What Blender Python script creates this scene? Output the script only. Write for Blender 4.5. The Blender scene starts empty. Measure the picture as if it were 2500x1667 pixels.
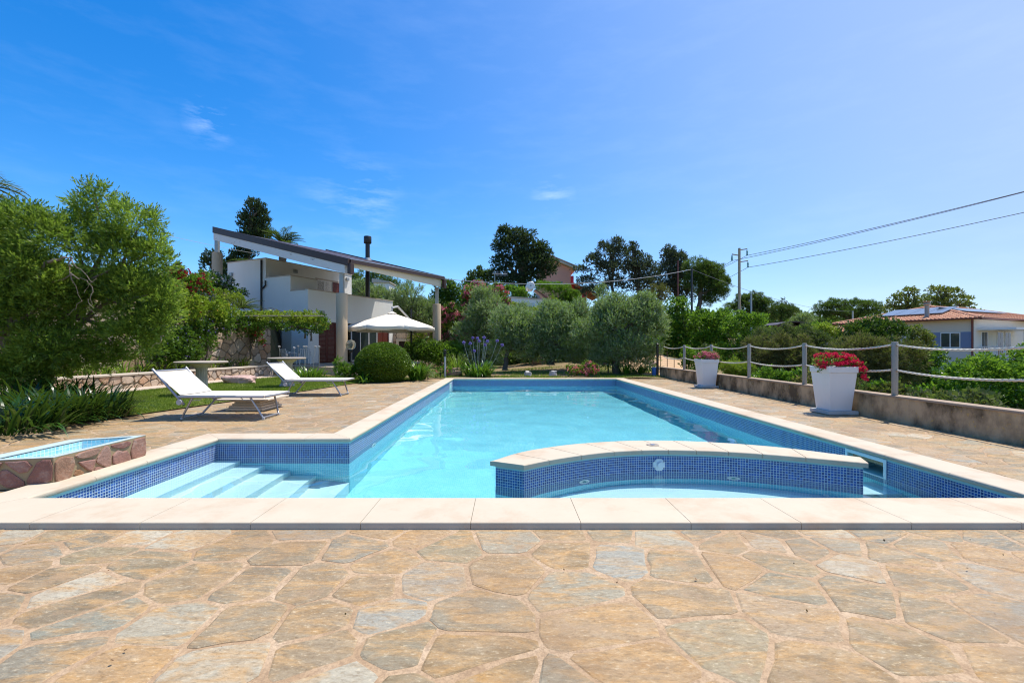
import bpy, math, random
import numpy as np
from mathutils import Vector, Matrix
S = bpy.context.scene
COL = S.collection
R = math.radians
# ------------------------------------------------------------------ camera, sky, sun
F, VX, HY, CH = 1111.0, 1237.0, 849.0, 1.10      # focal length and horizon in photograph pixels, eye height in metres
cam = bpy.data.objects.new('camera', bpy.data.cameras.new('camera')); COL.objects.link(cam); S.camera = cam
cam.location = (0, 0, CH); cam.rotation_euler = (R(90), 0, 0)
cam.data.sensor_width = 36; cam.data.lens = 36*F/2500
cam.data.shift_x = (1250-VX)/2500; cam.data.shift_y = (HY-833.5)/2500
cam.data.clip_end = 5000; cam.data.clip_start = 0.05
SUN = Vector((.32, .22, 1)).normalized()
w = bpy.data.worlds.new('World'); S.world = w; w.use_nodes = True
nt = w.node_tree; nt.nodes.clear()
out = nt.nodes.new('ShaderNodeOutputWorld'); bg = nt.nodes.new('ShaderNodeBackground')
sky = nt.nodes.new('ShaderNodeTexSky'); sky.sky_type = 'NISHITA'; sky.sun_disc = False
sky.sun_elevation = math.asin(SUN.z); sky.sun_rotation = math.atan2(SUN.x, SUN.y)
sky.altitude = 50; sky.air_density = 1.0; sky.dust_density = 0.5; sky.ozone_density = 5.0
SKY_STRENGTH = .119
hsv = nt.nodes.new('ShaderNodeHueSaturation'); hsv.inputs['Saturation'].default_value = 1.38
hsv.inputs['Hue'].default_value = .504
nt.links.new(sky.outputs[0], hsv.inputs['Color'])
# thin high cloud wisps
geo = nt.nodes.new('ShaderNodeTexCoord')
def vm(op, a, b=None):
    n = nt.nodes.new('ShaderNodeVectorMath'); n.operation = op
    for k, v in enumerate((a, b)):
        if v is None: continue
        if isinstance(v, (tuple, Vector)): n.inputs[k].default_value = tuple(v)
        else: nt.links.new(v, n.inputs[k])
    return n
def mth(op, a, b=0.0, clamp=False, c=None):
    n = nt.nodes.new('ShaderNodeMath'); n.operation = op; n.use_clamp = clamp
    for k, v in enumerate((a, b, c)):
        if v is None: continue
        if isinstance(v, (int, float)): n.inputs[k].default_value = v
        else: nt.links.new(v, n.inputs[k])
    return n.outputs[0]
cn = nt.nodes.new('ShaderNodeTexNoise'); cn.inputs['Scale'].default_value = 7; cn.inputs['Detail'].default_value = 9; cn.inputs['Roughness'].default_value = .62
mp = nt.nodes.new('ShaderNodeMapping'); mp.inputs['Scale'].default_value = (1, 1, 4.0); mp.inputs['Rotation'].default_value = (0, .5, 0)
nt.links.new(geo.outputs['Generated'], mp.inputs[0]); nt.links.new(mp.outputs[0], cn.inputs['Vector'])
wis = mth('SUBTRACT', cn.outputs['Fac'], .47); wis = mth('MULTIPLY', wis, 3.6, True)
total = mth('MULTIPLY', wis, .022)
def wisp(px, py, width, amt):
    global total
    d = Vector(((px-VX)/F, 1, (HY-py)/F)).normalized()
    dot = vm('DOT_PRODUCT', geo.outputs['Generated'], d).outputs['Value']
    ang = mth('ARCCOSINE', dot)
    m = mth('SUBTRACT', 1.0, mth('DIVIDE', ang, width), True)
    m = mth('MULTIPLY', mth('MULTIPLY', m, wis), amt)
    total = mth('ADD', total, m)
wisp(515, 300, .045, .24); wisp(500, 275, .035, .15); wisp(860, 500, .11, .12); wisp(910, 475, .07, .12); wisp(1350, 480, .05, .22)
mixc = nt.nodes.new('ShaderNodeMix'); mixc.data_type = 'RGBA'
# pale haze on the right, swung into unseen sky to add fill, fading smoothly
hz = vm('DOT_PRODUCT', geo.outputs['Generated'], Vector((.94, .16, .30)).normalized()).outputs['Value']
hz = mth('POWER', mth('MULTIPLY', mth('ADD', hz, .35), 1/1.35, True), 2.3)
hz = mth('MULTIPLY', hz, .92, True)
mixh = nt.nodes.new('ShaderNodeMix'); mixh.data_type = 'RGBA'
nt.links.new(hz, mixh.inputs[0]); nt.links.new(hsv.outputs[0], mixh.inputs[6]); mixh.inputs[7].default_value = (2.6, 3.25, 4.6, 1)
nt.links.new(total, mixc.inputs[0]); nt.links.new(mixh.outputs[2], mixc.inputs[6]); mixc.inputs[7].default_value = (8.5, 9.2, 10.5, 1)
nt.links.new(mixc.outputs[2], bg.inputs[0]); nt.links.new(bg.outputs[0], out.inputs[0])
bg.inputs[1].default_value = SKY_STRENGTH
sl = bpy.data.lights.new('sun', 'SUN'); sl.energy = 3.35; sl.angle = R(.53); sl.color = (1, .945, .86)
sl.cycles.is_caustics_light = True
so = bpy.data.objects.new('sun', sl); COL.objects.link(so); so.rotation_euler = SUN.to_track_quat('Z', 'Y').to_euler()
S.view_settings.view_transform = 'Standard'; S.view_settings.look = 'None'
S.view_settings.exposure = 0.86; S.view_settings.gamma = 1
S.render.engine = 'CYCLES'
S.cycles.use_denoising = True; S.cycles.denoising_input_passes = 'RGB_ALBEDO_NORMAL'; S.cycles.denoising_prefilter = 'ACCURATE'; S.cycles.filter_width = 1.15
S.cycles.max_bounces = 8; S.cycles.diffuse_bounces = 3; S.cycles.glossy_bounces = 3; S.cycles.transmission_bounces = 6; S.cycles.transparent_max_bounces = 6
S.cycles.sample_clamp_indirect = 6
S.render.film_transparent = False

# ------------------------------------------------------------------ helpers
def W(px, py, Y): return Vector(((px-VX)/F*Y, Y, CH-(py-HY)/F*Y))
def G(px, py, z=0.0):
    Y = (CH-z)*F/(py-HY); return Vector(((px-VX)/F*Y, Y, z))
def link(o, parent=None):
    COL.objects.link(o)
    if parent is not None: o.parent = parent
    return o
def tag(o, label=None, cat=None, group=None, kind=None):
    if label: o['label'] = label
    if cat: o['category'] = cat
    if group: o['group'] = group
    if kind: o['kind'] = kind
    return o
def empty(name, loc, label=None, cat=None, group=None, kind=None, rz=0):
    o = bpy.data.objects.new(name, None); COL.objects.link(o); o.location = loc; o.rotation_euler.z = rz
    o.empty_display_size = .1
    return tag(o, label, cat, group, kind)
def copy_tree(o, parent=None):
    c = o.copy(); COL.objects.link(c)
    if parent is not None: c.parent = parent
    for ch in list(o.children): copy_tree(ch, c)
    return c
def off_of(parent):
    v = Vector((0, 0, 0))
    while parent is not None:
        v += parent.location; parent = parent.parent
    return v
class MB:
    def __init__(s): s.v = []; s.f = []; s.uv = []
    def add(s, vs, fs):
        b = len(s.v); s.v += [tuple(p) for p in vs]; s.f += [tuple(b+i for i in f) for f in fs]; return s
    def box(s, lo, hi):
        x0, y0, z0 = lo; x1, y1, z1 = hi
        return s.add([(x0,y0,z0),(x1,y0,z0),(x1,y1,z0),(x0,y1,z0),(x0,y0,z1),(x1,y0,z1),(x1,y1,z1),(x0,y1,z1)],
                     [(3,2,1,0),(4,5,6,7),(0,1,5,4),(1,2,6,5),(2,3,7,6),(3,0,4,7)])
    def hexa(s, b4, t4):
        return s.add(list(b4)+list(t4), [(3,2,1,0),(4,5,6,7),(0,1,5,4),(1,2,6,5),(2,3,7,6),(3,0,4,7)])
    def prism(s, poly, z0, z1):
        n = len(poly)
        return s.add([(p[0],p[1],z0) for p in poly]+[(p[0],p[1],z1) for p in poly],
                     [tuple(range(n-1,-1,-1)), tuple(range(n,2*n))]+[(i,(i+1)%n,n+(i+1)%n,n+i) for i in range(n)])
    def bar(s, a, b, wd, hd=None, up=(0,0,1)):
        a = Vector(a); b = Vector(b); d = (b-a).normalized(); hd = hd or wd
        up = Vector(up)
        if abs(d.dot(up)) > .98: up = Vector((1,0,0))
        x = d.cross(up).normalized()*wd/2; y = x.cross(d).normalized()*hd/2
        return s.hexa([a-x-y, a+x-y, b+x-y, b-x-y], [a-x+y, a+x+y, b+x+y, b-x+y])
    def tube(s, pts, r, seg=8, cap=True):
        pts = [Vector(p) for p in pts]; n = len(pts)
        rs = r if isinstance(r, (list, tuple)) else [r]*n
        vs = []; prev = None
        for i, p in enumerate(pts):
            d = (pts[min(i+1,n-1)]-pts[max(i-1,0)]).normalized()
            if prev is None:
                u = d.orthogonal().normalized()
            else:
                u = (prev-d*prev.dot(d)).normalized()
            prev = u; v = d.cross(u)
            for k in range(seg):
                a = 2*math.pi*k/seg; vs.append(p+(u*math.cos(a)+v*math.sin(a))*rs[i])
        fs = [(i*seg+k, i*seg+(k+1)%seg, (i+1)*seg+(k+1)%seg, (i+1)*seg+k) for i in range(n-1) for k in range(seg)]
        if cap: fs += [tuple(range(seg-1,-1,-1)), tuple((n-1)*seg+k for k in range(seg))]
        return s.add(vs, fs)
    def lathe(s, prof, c=(0,0,0), seg=32, flute=0, fr=.0):
        vs = []; n = len(prof)
        for r, z in prof:
            for k in range(seg):
                a = 2*math.pi*k/seg
                rr = r*(1-fr*max(0, math.cos(a*flute))) if flute else r
                vs.append((c[0]+rr*math.cos(a), c[1]+rr*math.sin(a), c[2]+z))
        fs = [(i*seg+k, i*seg+(k+1)%seg, (i+1)*seg+(k+1)%seg, (i+1)*seg+k) for i in range(n-1) for k in range(seg)]
        fs += [tuple(range(seg-1,-1,-1)), tuple((n-1)*seg+k for k in range(seg))]
        return s.add(vs, fs)
    def build(s, name, m, parent=None, smooth=False, bevel=0, local=False):
        me = bpy.data.meshes.new(name)
        o = np.array(s.v, dtype=float)
        if parent is not None and not local: o = o-np.array(off_of(parent))
        me.from_pydata(o.tolist(), [], s.f); me.materials.append(m)
        if smooth: me.polygons.foreach_set('use_smooth', [True]*len(me.polygons))
        me.update()
        ob = bpy.data.objects.new(name, me); link(ob, parent)
        if bevel:
            md = ob.modifiers.new('edge', 'BEVEL'); md.width = bevel; md.segments = 2; md.limit_method = 'ANGLE'
        if smooth:
            try: me.set_sharp_from_angle(angle=R(40))
            except Exception: pass
        return ob
def quad_cloud(name, verts, m, parent=None, k=4):
    """verts: (n,k,3) -> a mesh of n loose faces"""
    n = len(verts); v = np.ascontiguousarray(verts.reshape(-1, 3), dtype=np.float32)
    if parent is not None: v = v-np.array(off_of(parent), dtype=np.float32)
    me = bpy.data.meshes.new(name)
    me.vertices.add(n*k); me.vertices.foreach_set('co', v.ravel())
    me.loops.add(n*k); me.loops.foreach_set('vertex_index', np.arange(n*k, dtype=np.int32))
    me.polygons.add(n); me.polygons.foreach_set('loop_start', np.arange(0, n*k, k, dtype=np.int32))
    me.polygons.foreach_set('loop_total', np.full(n, k, dtype=np.int32))
    me.update(calc_edges=True); me.materials.append(m)
    return link(bpy.data.objects.new(name, me), parent)

# ------------------------------------------------------------------ materials
class NT:
    def __init__(s, name):
        s.m = bpy.data.materials.new(name); s.m.use_nodes = True; s.t = s.m.node_tree
        s.p = s.t.nodes['Principled BSDF']; s.o = s.t.nodes['Material Output']
        s.tc = None
    def n(s, typ, **kw):
        x = s.t.nodes.new('ShaderNode'+typ)
        for k, v in kw.items(): setattr(x, k, v)
        return x
    def l(s, a, b): s.t.links.new(a, b)
    def co(s, kind='Object'):
        if s.tc is None: s.tc = s.n('TexCoord')
        return s.tc.outputs[kind]
    def pos(s):
        g = s.n('NewGeometry'); return g.outputs['Position']
    def mp(s, src, scale=(1,1,1), rot=(0,0,0)):
        x = s.n('Mapping'); x.inputs['Scale'].default_value = scale; x.inputs['Rotation'].default_value = rot
        s.l(src, x.inputs[0]); return x.outputs[0]
    def noise(s, src, scale, detail=4, rough=.55, out='Fac', dist=0):
        x = s.n('TexNoise'); x.inputs['Scale'].default_value = scale; x.inputs['Detail'].default_value = detail
        x.inputs['Roughness'].default_value = rough; x.inputs['Distortion'].default_value = dist; s.l(src, x.inputs['Vector']); return x.outputs[out]
    def ramp(s, fac, stops, interp='LINEAR'):
        x = s.n('ValToRGB'); cr = x.color_ramp; cr.interpolation = interp
        while len(cr.elements) < len(stops): cr.elements.new(.5)
        for e, (p, c) in zip(cr.elements, stops): e.position = p; e.color = (*c, 1) if len(c) == 3 else c
        s.l(fac, x.inputs[0]); return x.outputs[0]
    def mix(s, fac, a, b, mode='MIX'):
        x = s.n('Mix', data_type='RGBA', blend_type=mode)
        for k, v in ((0, fac), (6, a), (7, b)):
            if isinstance(v, (int, float)): x.inputs[k].default_value = v
            elif isinstance(v, tuple): x.inputs[k].default_value = (*v, 1) if len(v) == 3 else v
            else: s.l(v, x.inputs[k])
        return x.outputs[2]
    def math(s, op, a, b=0.0, clamp=False):
        x = s.n('Math', operation=op); x.use_clamp = clamp
        for k, v in ((0, a), (1, b)):
            if isinstance(v, (int, float)): x.inputs[k].default_value = v
            else: s.l(v, x.inputs[k])
        return x.outputs[0]
    def bump(s, h, strength=.3, dist=.01):
        b = s.n('Bump'); b.inputs['Strength'].default_value = strength; b.inputs['Distance'].default_value = dist
        s.l(h, b.inputs['Height']); s.l(b.outputs[0], s.p.inputs['Normal'])
    def base(s, c):
        if isinstance(c, tuple): s.p.inputs['Base Color'].default_value = (*c, 1)
        else: s.l(c, s.p.inputs['Base Color'])
    def set(s, **kw):
        for k, v in kw.items(): s.p.inputs[k.replace('_', ' ')].default_value = v
        return s
def rnd(t):
    """a random number per loose piece"""
    g = t.n('NewGeometry').outputs['Random Per Island']; o = t.n('ObjectInfo').outputs['Random']
    return t.math('FRACT', t.math('ADD', g, t.math('MULTIPLY', o, 7.31)))
def simple(name, c, rough=.6, var=.12, scale=6, metal=0, bump=0, bscale=40, bd=.003):
    t = NT(name); p = t.pos()
    nf = t.noise(p, scale, 5, .6)
    t.base(t.mix(nf, tuple(x*(1-var) for x in c), tuple(min(1, x*(1+var)) for x in c)))
    t.set(Roughness=rough, Metallic=metal)
    if bump: t.bump(t.noise(p, bscale, 4), bump, bd)
    return t.m
def a_c(c): return tuple(c)
def leafmat(name, c1, c2, trans=.3, rough=.5, back=None, scale=1.2, c3=None, tint=(.25, .42, .04)):
    t = NT(name); r = rnd(t); nz = t.noise(t.pos(), scale, 3)
    f = t.math('ADD', t.math('MULTIPLY', r, .65), t.math('MULTIPLY', t.math('SUBTRACT', nz, .5), 1.3), True)
    stops = [(0, c1), (1, c2)] if c3 is None else [(0, c1), (.82, c2), (1, c3)]
    col = t.ramp(f, stops)
    if back:
        bf = t.n('NewGeometry').outputs['Backfacing']
        col = t.mix(bf, col, back)
    t.base(col); t.set(Roughness=rough)
    t.p.inputs['Specular IOR Level'].default_value = .35
    tr = t.n('BsdfTranslucent'); t.l(t.mix(.5, col, tint or a_c(c2)), tr.inputs[0])
    mx = t.n('MixShader'); mx.inputs[0].default_value = trans
    t.l(t.p.outputs[0], mx.inputs[1]); t.l(tr.outputs[0], mx.inputs[2]); t.l(mx.outputs[0], t.o.inputs['Surface'])
    return t.m
M = {}
# paving stones
t = NT('flagstone'); P_ = t.pos(); r = rnd(t)
base = t.ramp(r, [(0, (.20,.21,.16)), (.12, (.27,.155,.055)), (.25, (.18,.14,.065)), (.38, (.31,.24,.13)), (.5, (.14,.11,.06)), (.62, (.27,.28,.24)), (.75, (.36,.20,.07)), (.88, (.18,.16,.10)), (1, (.48,.43,.32))])
st = t.noise(t.mp(P_, (3, 9, 3), (0, 0, .45)), 1.5, 8, .7, dist=.6)
rust = t.ramp(t.noise(t.mp(P_, (2, 6, 2), (0, 0, .5)), 1.6, 6, .65, dist=1.0), [(.44, (0,0,0)), (.60, (1,1,1))])
c = t.mix(t.math('MULTIPLY', rust, .8), base, (.48,.26,.075))
c = t.mix(t.ramp(st, [(.35, (0,0,0)), (.7, (1,1,1))]), c, t.mix(.45, c, (.50,.42,.29)))
fine = t.noise(t.mp(P_, (26, 60, 26), (0, 0, .45)), 1.2, 7, .78)
c = t.mix(t.ramp(fine, [(.33, (.75,.75,.75)), (.48, (0,0,0))]), c, (.17,.11,.05))
c = t.mix(t.ramp(fine, [(.55, (0,0,0)), (.68, (.7,.7,.7))]), c, (.70,.58,.38))
dirt = t.ramp(t.noise(P_, .9, 4, .6), [(.48, (0,0,0)), (.68, (.7,.7,.7))])
c = t.mix(dirt, c, (.25,.15,.07))
smear = t.ramp(t.noise(P_, 3.1, 5, .7), [(.57, (0,0,0)), (.66, (.8,.8,.8))])
c = t.mix(smear, c, (.36,.24,.13))
c = t.mix(t.ramp(t.noise(t.mp(P_, (12, 30, 12), (0, 0, .7)), 1.0, 6, .75), [(.35, (.55,.55,.55)), (.5, (0,0,0))]), c, (.22,.15,.075))
t.base(c); t.set(Roughness=.55)
t.l(t.ramp(t.noise(P_, 60, 3), [(.35, (.35,.35,.35)), (.65, (.75,.75,.75))]), t.p.inputs['Roughness'])
t.bump(t.math('ADD', t.math('MULTIPLY', fine, .6), st), .9, .010)
M['flag'] = t.m
t = NT('mortar'); P_ = t.pos(); nz = t.noise(P_, 5, 6, .65)
c = t.ramp(nz, [(.3, (.32,.205,.11)), (.5, (.42,.285,.165)), (.7, (.52,.385,.25))])
c = t.mix(t.ramp(t.noise(P_, .8, 4), [(.5, (0,0,0)), (.75, (.6,.6,.6))]), c, (.30,.21,.13))
c = t.mix(t.ramp(t.noise(P_, 60, 5, .8), [(.42, (.5,.5,.5)), (.55, (0,0,0))]), c, (.20,.125,.07))
t.base(c); t.set(Roughness=.9); t.bump(t.math('ADD', t.noise(P_, 90, 4), t.noise(P_, 14, 5)), .8, .005); M['mortar'] = t.m
# coping stone
t = NT('coping'); P_ = t.pos(); r = rnd(t)
c = t.mix(t.noise(t.mp(P_, (2, 2, 2)), 2.5, 6, .65), (.46,.385,.28), (.56,.485,.37))
c = t.mix(t.math('MULTIPLY', r, .35), c, (.52,.43,.31))
c = t.mix(t.ramp(t.noise(P_, 1.7, 6, .7), [(.50, (0,0,0)), (.72, (.7,.7,.7))]), c, (.42,.27,.16))
c = t.mix(t.ramp(t.noise(P_, 55, 3), [(.66, (0,0,0)), (.8, (.6,.6,.6))]), c, (.42,.30,.2))
t.base(c); t.set(Roughness=.8); t.bump(t.noise(P_, 110, 4), .3, .002); M['coping'] = t.m
def mosaic(name, cols, grout, tile=.025, gw=.15, rough=.15, var=1.0):
    t = NT(name); u = t.co('UV')
    sc = t.n('VectorMath', operation='SCALE'); sc.inputs['Scale'].default_value = 1/tile; t.l(u, sc.inputs[0])
    fr = t.n('VectorMath', operation='FRACTION'); t.l(sc.outputs[0], fr.inputs[0])
    fl = t.n('VectorMath', operation='FLOOR'); t.l(sc.outputs[0], fl.inputs[0])
    s = t.n('SeparateXYZ'); t.l(fr.outputs[0], s.inputs[0])
    def inside(x):
        return t.math('MULTIPLY', t.math('GREATER_THAN', x, gw/2), t.math('LESS_THAN', x, 1-gw/2))
    m = t.math('MULTIPLY', inside(s.outputs[0]), inside(s.outputs[1]))
    wn = t.n('TexWhiteNoise', noise_dimensions='3D'); t.l(fl.outputs[0], wn.inputs['Vector'])
    c = t.ramp(wn.outputs['Value'], cols, 'LINEAR')
    t.base(t.mix(m, grout, c))
    t.l(t.ramp(m, [(0, (.8,.8,.8)), (1, (rough,)*3)]), t.p.inputs['Roughness'])
    t.bump(m, .5, .0015)
    return t.m
M['tile_blue'] = mosaic('blue_mosaic', [(0, (.002,.028,.15)), (.5, (.003,.050,.25)), (1, (.006,.085,.37))], (.52,.60,.64), gw=.18, rough=.3)
M['tile_pale'] = mosaic('pale_mosaic', [(0, (.14,.62,.74)), (.5, (.20,.70,.82)), (1, (.30,.78,.88))], (.62,.80,.84), rough=.25)
M['tile_bath'] = mosaic('footbath_mosaic', [(0, (.28,.62,.72)), (.5, (.38,.72,.80)), (1, (.50,.80,.86))], (.80,.84,.84), tile=.032, rough=.2)
M['floor_pale'] = mosaic('pool_floor_mosaic', [(0, (.26,.72,.81)), (.5, (.31,.76,.84)), (1, (.37,.80,.87))], (.46,.82,.88), rough=.3)
M['step_white'] = mosaic('step_mosaic', [(0, (.74,.90,.92)), (1, (.82,.93,.95))], (.86,.93,.94), rough=.3)
M['grout_teal'] = simple('pool_rim_grout', (.32,.55,.56), .7, .1)
t = NT('water'); t.set(Roughness=0, IOR=1.333); t.p.inputs['Transmission Weight'].default_value = 1
t.base((.68,.955,1.0)); M['water'] = t.m
# walls, plaster, concrete
def weather(name, c, dark, scale=1.4, amt=.6, rough=.85, streak=(1,1,.3), bump=.4, thr=(.5,.75), sp=None):
    t = NT(name); P_ = t.pos()
    a = t.noise(t.mp(P_, streak), scale*2, 7, .65); b = t.noise(P_, scale*.7, 4)
    c0 = t.mix(a, tuple(x*.88 for x in c), tuple(min(1, x*1.1) for x in c))
    f = t.math('MULTIPLY', t.ramp(t.math('MULTIPLY', t.math('ADD', a, b), .5), [(thr[0], (0,0,0)), (thr[1], (1,1,1))]), amt)
    c1 = t.mix(f, c0, dark)
    if sp: c1 = t.mix(t.ramp(t.noise(P_, 28, 4, .7), [(.60, (0,0,0)), (.68, (.85,.85,.85))]), c1, sp)
    t.base(c1); t.set(Roughness=rough); t.bump(t.noise(P_, 70, 5, .7), bump, .004); return t.m
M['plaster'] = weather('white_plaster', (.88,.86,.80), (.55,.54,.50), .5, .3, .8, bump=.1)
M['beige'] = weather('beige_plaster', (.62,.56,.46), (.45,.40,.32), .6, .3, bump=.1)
M['cream'] = weather('cream_plaster', (.66,.60,.50), (.50,.45,.36), .3, .25, bump=.1)
M['creamw'] = weather('pale_cream_plaster', (.78,.75,.66), (.6,.56,.46), .3, .2, bump=.1)
M['pink'] = weather('pink_plaster', (.95,.43,.29), (.6,.25,.2), .3, .3, bump=.1)
M['magenta'] = simple('magenta_plaster', (.55,.06,.12), .8)
M['coltop'] = weather('column_concrete', (.54,.41,.27), (.38,.28,.17), 1.2, .6, bump=.5)
M['lowwall'] = weather('stained_render', (.54,.385,.22), (.06,.040,.018), 1.5, .88, .95, (1,1,.6), 1.0, (.44,.56), sp=(.56,.36,.08))
M['wallcap'] = weather('wall_top_render', (.34,.25,.17), (.25,.19,.13), 2, .6)
M['cap'] = weather('capstone', (.55,.47,.38), (.35,.28,.2), 2, .5)
M['brown'] = simple('brown_metal', (.055,.028,.020), .45, .15)
M['beamw'] = weather('peeling_white_beam', (.70,.71,.70), (.30,.28,.26), 3.2, .8, .7, (.6,.6,2), .2, (.60,.64))
M['beamc'] = simple('cream_beam', (.78,.68,.50), .7, .06)
M['glassroof'] = simple('roof_glazing', (.30,.38,.40), .25, .1)
M['steel'] = simple('galvanised_steel', (.36,.38,.38), .45, .12, metal=.5)
M['inox'] = simple('brushed_steel', (.36,.30,.235), .45, .15, metal=.25)
M['black'] = simple('black_paint', (.02,.018,.018), .45, .2)
M['rope'] = simple('white_rope', (.66,.60,.50), .8, .1, 30, bump=.5, bscale=200)
M['plantpot'] = weather('white_resin', (.78,.75,.71), (.62,.60,.57), 1.2, .3, .4, bump=.03)
M['slab'] = weather('pale_marble_slab', (.52,.50,.46), (.3,.28,.25), 3, .6)
M['fabric'] = simple('white_mesh_fabric', (.62,.575,.49), .8, .04, 3, bump=.3, bscale=400, bd=.001)
M['alu'] = simple('grey_aluminium', (.40,.40,.42), .4, .08, metal=.7)
M['plastic'] = simple('grey_plastic', (.42,.42,.42), .5, .08)
M['white'] = simple('white_plastic', (.80,.80,.78), .4, .05)
M['table'] = weather('weathered_tabletop', (.40,.34,.28), (.25,.2,.16), 3, .6)
M['pedestal'] = weather('weathered_column', (.52,.48,.40), (.20,.17,.12), 3, .7, thr=(.46,.62))
M['stonebase'] = weather('travertine_step', (.60,.50,.38), (.38,.29,.2), 3, .7, streak=(1,1,5))
M['canvas'] = simple('cream_canvas', (.76,.70,.60), .8, .05)
t = NT('globe_glass'); t.base((.80,.80,.66)); t.set(Roughness=.06, IOR=1.12); t.p.inputs['Transmission Weight'].default_value = .92; M['globe'] = t.m
M['wood_red'] = simple('red_brown_shutter', (.14,.028,.016), .5, .2)
M['shutter'] = simple('blue_grey_shutter', (.20,.25,.38), .6, .08)
t = NT('window_glass'); t.base((.035,.05,.055)); t.set(Roughness=.05); t.p.inputs['Specular IOR Level'].default_value = .9; M['pane'] = t.m
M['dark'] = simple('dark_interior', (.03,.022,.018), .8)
M['panel'] = simple('solar_panel', (.15,.18,.23), .18, .15, metal=.2)
M['rooftile'] = None
t = NT('roof_tile'); r = rnd(t)
t.base(t.mix(t.noise(t.pos(), 2.2, 5, .7), t.ramp(r, [(0, (.46,.20,.115)), (.6, (.58,.29,.17)), (1, (.68,.42,.27))]), (.52,.27,.16))); t.set(Roughness=.85); M['rooftile'] = t.m
def rockmat(name, stops, bs=.7, spec=.3):
    t = NT(name); r = rnd(t); P_ = t.pos()
    c = t.ramp(r, stops)
    n1 = t.noise(P_, 9, 7, .7)
    c = t.mix(t.ramp(n1, [(.35, (.5,.5,.5)), (.5, (0,0,0))]), c, t.mix(.6, c, (.12,.08,.05)))
    c = t.mix(t.ramp(n1, [(.52, (0,0,0)), (.72, (.5,.5,.5))]), c, t.mix(.5, c, (.75,.66,.55)))
    t.base(c); t.set(Roughness=.85); t.bump(t.noise(P_, 26, 7, .7), bs, .02); return t.m
M['wallstone'] = rockmat('garden_wall_stone', [(0, (.42,.29,.18)), (.25, (.50,.36,.25)), (.5, (.55,.43,.32)), (.7, (.40,.34,.28)), (.85, (.52,.30,.17)), (1, (.60,.50,.40))])
M['wallmortar'] = simple('wall_mortar', (.21,.165,.12), .95, .2, 5, bump=.5)
M['bathstone'] = rockmat('red_porphyry', [(0, (.20,.085,.065)), (.4, (.28,.13,.10)), (.6, (.33,.17,.13)), (.75, (.28,.14,.06)), (1, (.36,.21,.17))])
M['bathmortar'] = simple('sandy_mortar', (.31,.23,.13), .95, .25, 9, bump=.6)
M['rock_pink'] = rockmat('pink_rock', [(0, (.50,.33,.28)), (1, (.52,.36,.31))], 1.0)
M['rock_grey'] = rockmat('grey_rock', [(0, (.45,.43,.40)), (1, (.5,.48,.44))], 1.0)
M['rock_brown'] = rockmat('brown_rock', [(0, (.25,.16,.10)), (1, (.32,.2,.13))], 1.0)
M['bark'] = simple('bark', (.11,.085,.06), .95, .35, 12, bump=.8, bscale=20, bd=.02)
M['barkp'] = simple('pale_bark', (.24,.19,.14), .95, .3, 12, bump=.8, bscale=20, bd=.02)
# leaves
M['olive'] = leafmat('olive_leaf', (.07,.13,.016), (.38,.50,.06), .5, .42, None, 1.6, (.55,.64,.24))
M['olive_grey'] = leafmat('grey_olive_leaf', (.07,.13,.025), (.34,.44,.11), .42, .5, (.30,.35,.22), 1.2, (.38,.42,.22))
M['cyp'] = leafmat('cypress_spray', (.018,.034,.014), (.060,.10,.032), .15, .7)
M['cypg'] = leafmat('dry_cypress_spray', (.045,.055,.036), (.13,.145,.08), .15, .7, None, .5, (.16,.10,.06))
M['pine'] = leafmat('pine_needle', (.035,.075,.014), (.13,.20,.03), .3, .6)
M['pine_y'] = leafmat('light_pine_needle', (.05,.09,.015), (.15,.21,.035), .2, .6)
M['lush'] = leafmat('lush_leaf', (.030,.10,.006), (.19,.37,.020), .45, .35, None, 1.3, (.24,.42,.03))
M['deep'] = leafmat('deep_green_leaf', (.030,.080,.008), (.11,.22,.018), .35, .4)
M['yellowg'] = leafmat('variegated_leaf', (.14,.21,.015), (.46,.52,.05), .4, .45, None, 2, (.70,.68,.14))
M['dry'] = leafmat('dry_scrub', (.08,.065,.020), (.24,.19,.065), .25, .8, None, .8, (.20,.26,.05))
M['euca'] = leafmat('eucalyptus_leaf', (.13,.15,.03), (.32,.32,.07), .3, .5, None, .5, (.40,.27,.07))
M['blade'] = leafmat('strap_leaf', (.028,.085,.006), (.12,.27,.015), .35, .3, None, 3, (.22,.40,.04))
M['bladeD'] = leafmat('dark_strap_leaf', (.005,.020,.004), (.028,.080,.010), .18, .25, None, 3, (.07,.15,.02))
M['bladeY'] = leafmat('yellow_green_blade', (.08,.15,.01), (.28,.38,.035), .4, .4, None, 3)
M['grassb'] = leafmat('grass_blade', (.09,.15,.012), (.26,.34,.030), .35, .6, None, 1.5, (.42,.37,.09))
M['box'] = leafmat('boxwood_leaf', (.045,.095,.006), (.17,.27,.014), .25, .4, None, 1.5, (.28,.38,.03))
M['palm'] = leafmat('palm_leaflet', (.035,.065,.010), (.16,.20,.04), .2, .4, None, .5)
def flower(n, a, b): return leafmat(n, a, b, .25, .6, None, 3, None, b)
M['f_red'] = flower('red_petal', (.62,.01,.06), (.85,.04,.14))
M['f_crim'] = flower('crimson_petal', (.32,.01,.03), (.62,.03,.06))
M['f_pink'] = flower('pink_petal', (.62,.14,.20), (.85,.38,.42))
M['f_coral'] = flower('coral_petal', (.65,.12,.14), (.85,.45,.35))
M['f_white'] = flower('white_petal', (.62,.60,.58), (.85,.82,.80))
M['f_vio'] = flower('violet_petal', (.22,.16,.50), (.42,.36,.72))
M['f_yel'] = flower('yellow_petal', (.6,.42,.05), (.8,.6,.15))
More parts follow.
